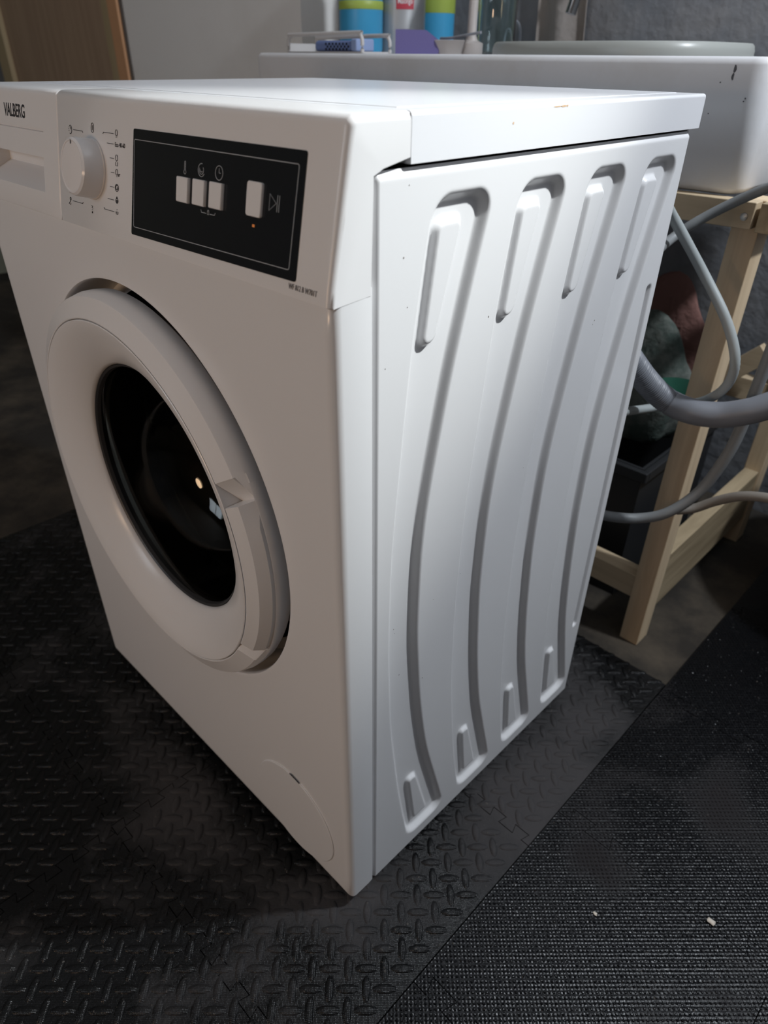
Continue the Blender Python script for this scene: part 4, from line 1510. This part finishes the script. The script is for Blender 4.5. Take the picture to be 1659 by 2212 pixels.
# ------------------------------------------------------------------ things under the sink
M['cratep'] = mat('black_crate_plastic', (0.018, 0.019, 0.021), 0.5)
M['pinkcloth'] = mat('dusty_red_cloth', (0.20, 0.10, 0.085), 0.9, bump=(40, 0.6, 0.01))
M['greycloth'] = mat('grey_green_cloth', (0.14, 0.15, 0.135), 0.9, var=(14, (0.05, 0.07, 0.06), 0.42, 0.6), bump=(30, 0.7, 0.012))
M['greenpl'] = mat('dark_green_plastic', (0.02, 0.09, 0.06), 0.35)
M['bag'] = mat('pale_plastic_bag', (0.22, 0.23, 0.22), 0.5, bump=(30, 0.8, 0.01))
crate = thing('storage_crate', 'black plastic storage crate full of cloths under the stone sink', 'crate', (-0.10, 0.93, FZ))
cx0, cx1, cy0, cy1, ch_ = -0.34, 0.32, -0.15, 0.17, 0.285
box('crate_side', (cx0, cy0, 0.0), (cx1, cy0 + 0.006, ch_), M['cratep'], crate)
box('crate_side', (cx0, cy1 - 0.006, 0.0), (cx1, cy1, ch_), M['cratep'], crate)
box('crate_end', (cx0, cy0 + 0.006, 0.0), (cx0 + 0.006, cy1 - 0.006, ch_), M['cratep'], crate)
box('crate_end', (cx1 - 0.006, cy0 + 0.006, 0.0), (cx1, cy1 - 0.006, ch_), M['cratep'], crate)
box('crate_floor', (cx0 + 0.006, cy0 + 0.006, 0.0), (cx1 - 0.006, cy1 - 0.006, 0.006), M['cratep'], crate)
for lo, hi in (((cx0 - 0.012, cy0 - 0.012), (cx1 + 0.012, cy0)), ((cx0 - 0.012, cy1), (cx1 + 0.012, cy1 + 0.012)), ((cx0 - 0.012, cy0), (cx0, cy1)), ((cx1, cy0), (cx1 + 0.012, cy1))):
    box('crate_rim', (lo[0], lo[1], ch_ - 0.02), (hi[0], hi[1], ch_), M['cratep'], crate, 0.002)


def cloth_lump(name, loc, size, m, label, cat, seed):
    bm = bmesh.new()
    bmesh.ops.create_icosphere(bm, subdivisions=4, radius=1.0)
    rg = random.Random(seed)
    ks = [(Vector((rg.uniform(-1, 1), rg.uniform(-1, 1), rg.uniform(-1, 1))) * rg.uniform(2, 5), rg.uniform(0, 6), rg.uniform(0.03, 0.09)) for _ in range(9)]
    for v_ in bm.verts:
        n = v_.co.normalized()
        s = 1 + sum(amp * math.sin(kk.dot(n) + ph) for kk, ph, amp in ks)
        z = n.z * s
        if z < -0.55:
            z = -0.55 - (z + 0.55) * 0.1
        v_.co = Vector((n.x * s * size[0], n.y * s * size[1], (z + 0.55) * size[2]))
    o = from_bm(name, bm, m, None, True, 80)
    o.location = loc
    return tag(o, label, cat)


cloth_lump('folded_cloth', (0.125, 0.945, 0.255), (0.085, 0.055, 0.150), M['greycloth'], 'crumpled grey green cloth heaped in the black crate under the sink', 'cloth', 3)
cloth_lump('folded_cloth', (0.08, 1.062, 0.275), (0.11, 0.022, 0.150), M['pinkcloth'], 'dusty red cloth heaped behind the grey green cloth under the sink', 'cloth', 5)
cloth_lump('plastic_bag', (0.085, 0.806, 0.272), (0.045, 0.022, 0.032), M['bag'], 'pale crumpled plastic bag on the front edge of the black crate', 'bag', 9)
q = PX(1450, 838, 1, 0.825)
gt = thing('green_tub', 'dark green plastic tub lying among the cloths in the black crate', 'tub', (q.x + 0.01, 0.835, q.z - 0.030))
lathe('tub_body', [(0, 0), (0.035, 0), (0.042, 0.028), (0.044, 0.030), (0.042, 0.032), (0.033, 0.004), (0, 0.004)], M['greenpl'], gt, 32)
# black bucket to the right of the stand
bc = Vector((0.62, 1.06, 0.0012))
bk = thing('black_bucket', 'matt black plastic bucket on the studded mat beside the timber stand', 'bucket', bc)
lathe('bucket_body', [(0, 0), (0.165, 0), (0.17, 0.006), (0.205, 0.33), (0.214, 0.333), (0.214, 0.345), (0.203, 0.348), (0.198, 0.335), (0.163, 0.012), (0, 0.010)], M['cratep'], bk, 64)
tube('bucket_handle', [Vector((0.205 * math.cos(a), -0.02 - 0.19 * math.sin(a) * 0.9, 0.322 - 0.10 * math.sin(a))) for a in [PI * k / 10 for k in range(11)]], 0.0035, M['steelscrew'], bk, 0.01, 8)
# ------------------------------------------------------------------ crumbs on the studded mat
M['flake'] = mat('pale_plaster_flake', (0.62, 0.56, 0.48), 0.8)
for i, (px, py, s_, lb) in enumerate(((1535, 1993, 0.0055, 'larger pale plaster flake lying on the studded mat'), (1285, 1975, 0.0028, 'smaller pale crumb lying on the studded mat'))):
    q = PX(px, py, 2, 0.0)
    bm = bmesh.new()
    bmesh.ops.create_icosphere(bm, subdivisions=2, radius=1.0)
    for v_ in bm.verts:
        n = v_.co.normalized()
        k = 1 + 0.35 * math.sin(3 * n.x + 1.7 + i) * math.cos(4 * n.y - i)
        v_.co = Vector((n.x * s_ * k, n.y * s_ * 0.7 * k, n.z * s_ * 0.35))
    o = from_bm('plaster_flake', bm, M['flake'], None, True, 30)
    o.location = (q.x, q.y, 0.0010 + s_ * 0.33)
    tag(o, lb, 'crumb')

# ------------------------------------------------------------------ lamps of the room
spot = thing('spot_lamp_offscreen', 'ceiling spot lamp aimed down at the washing machine', 'lamp', (LAMP.x, LAMP.y, ZC))
dirn = (LAMP_AIM - LAMP).normalized()
lamp_light.location = LAMP
lamp_light.rotation_euler = dirn.to_track_quat('-Z', 'Y').to_euler()
M['lampmetal'] = mat('black_lamp_metal', (0.03, 0.03, 0.03), 0.4)
tube('lamp_arm', [Vector((0, 0, -0.001)), Vector((0, 0, -0.2)), Vector((0, 0, LAMP.z - ZC + 0.10))], 0.008, M['lampmetal'], spot, 0.05, 10)
lathe('ceiling_rose', [(0, 0), (0.05, 0), (0.048, -0.02), (0, -0.022)], M['lampmetal'], spot, 28)
rot = dirn.to_track_quat('Z', 'Y').to_matrix().to_4x4()
v, f = [], []
prof = [(0.020, -0.12), (0.040, -0.10), (0.048, -0.06), (0.045, -0.06), (0.038, -0.095), (0.0, -0.10)]
nn = 32
for i in range(nn):
    a = 2 * PI * i / nn
    for r, h in prof:
        v.append(rot @ Vector((r * math.cos(a), r * math.sin(a), h)) + (LAMP - Vector((LAMP.x, LAMP.y, ZC))))
kk = len(prof)
for i in range(nn):
    j = (i + 1) % nn
    for q in range(kk - 1):
        f.append((i * kk + q, j * kk + q, j * kk + q + 1, i * kk + q + 1))
from_data('lamp_shade', v, f, M['lampmetal'], spot)
# low lamp with a warm globe, in front of the machine and out of the frame
BULB = Vector((0.22, -1.75, 0.80))
bl = thing('globe_lamp_offscreen', 'floor lamp with a warm glowing globe on a black stem', 'lamp', (BULB.x, BULB.y, FZ))
lathe('lamp_base', [(0, 0), (0.11, 0), (0.11, 0.012), (0.012, 0.022), (0.008, 0.03), (0.008, BULB.z - FZ - 0.128), (0, BULB.z - FZ - 0.128)], M['lampmetal'], bl, 32)
M['warm'] = mat('warm_globe', (0.8, 0.7, 0.5), 0.3, emit=((1.0, 0.67, 0.42), 28.0 * FILL))
lathe('lamp_globe_offscreen', [(0.0, -0.13)] + [(0.13 * math.cos(a), 0.13 * math.sin(a)) for a in [(-80 + 16 * k) * PI / 180 for k in range(11)]] + [(0.0, 0.13)], M['warm'], bl, 32, (0, 0, BULB.z - FZ))
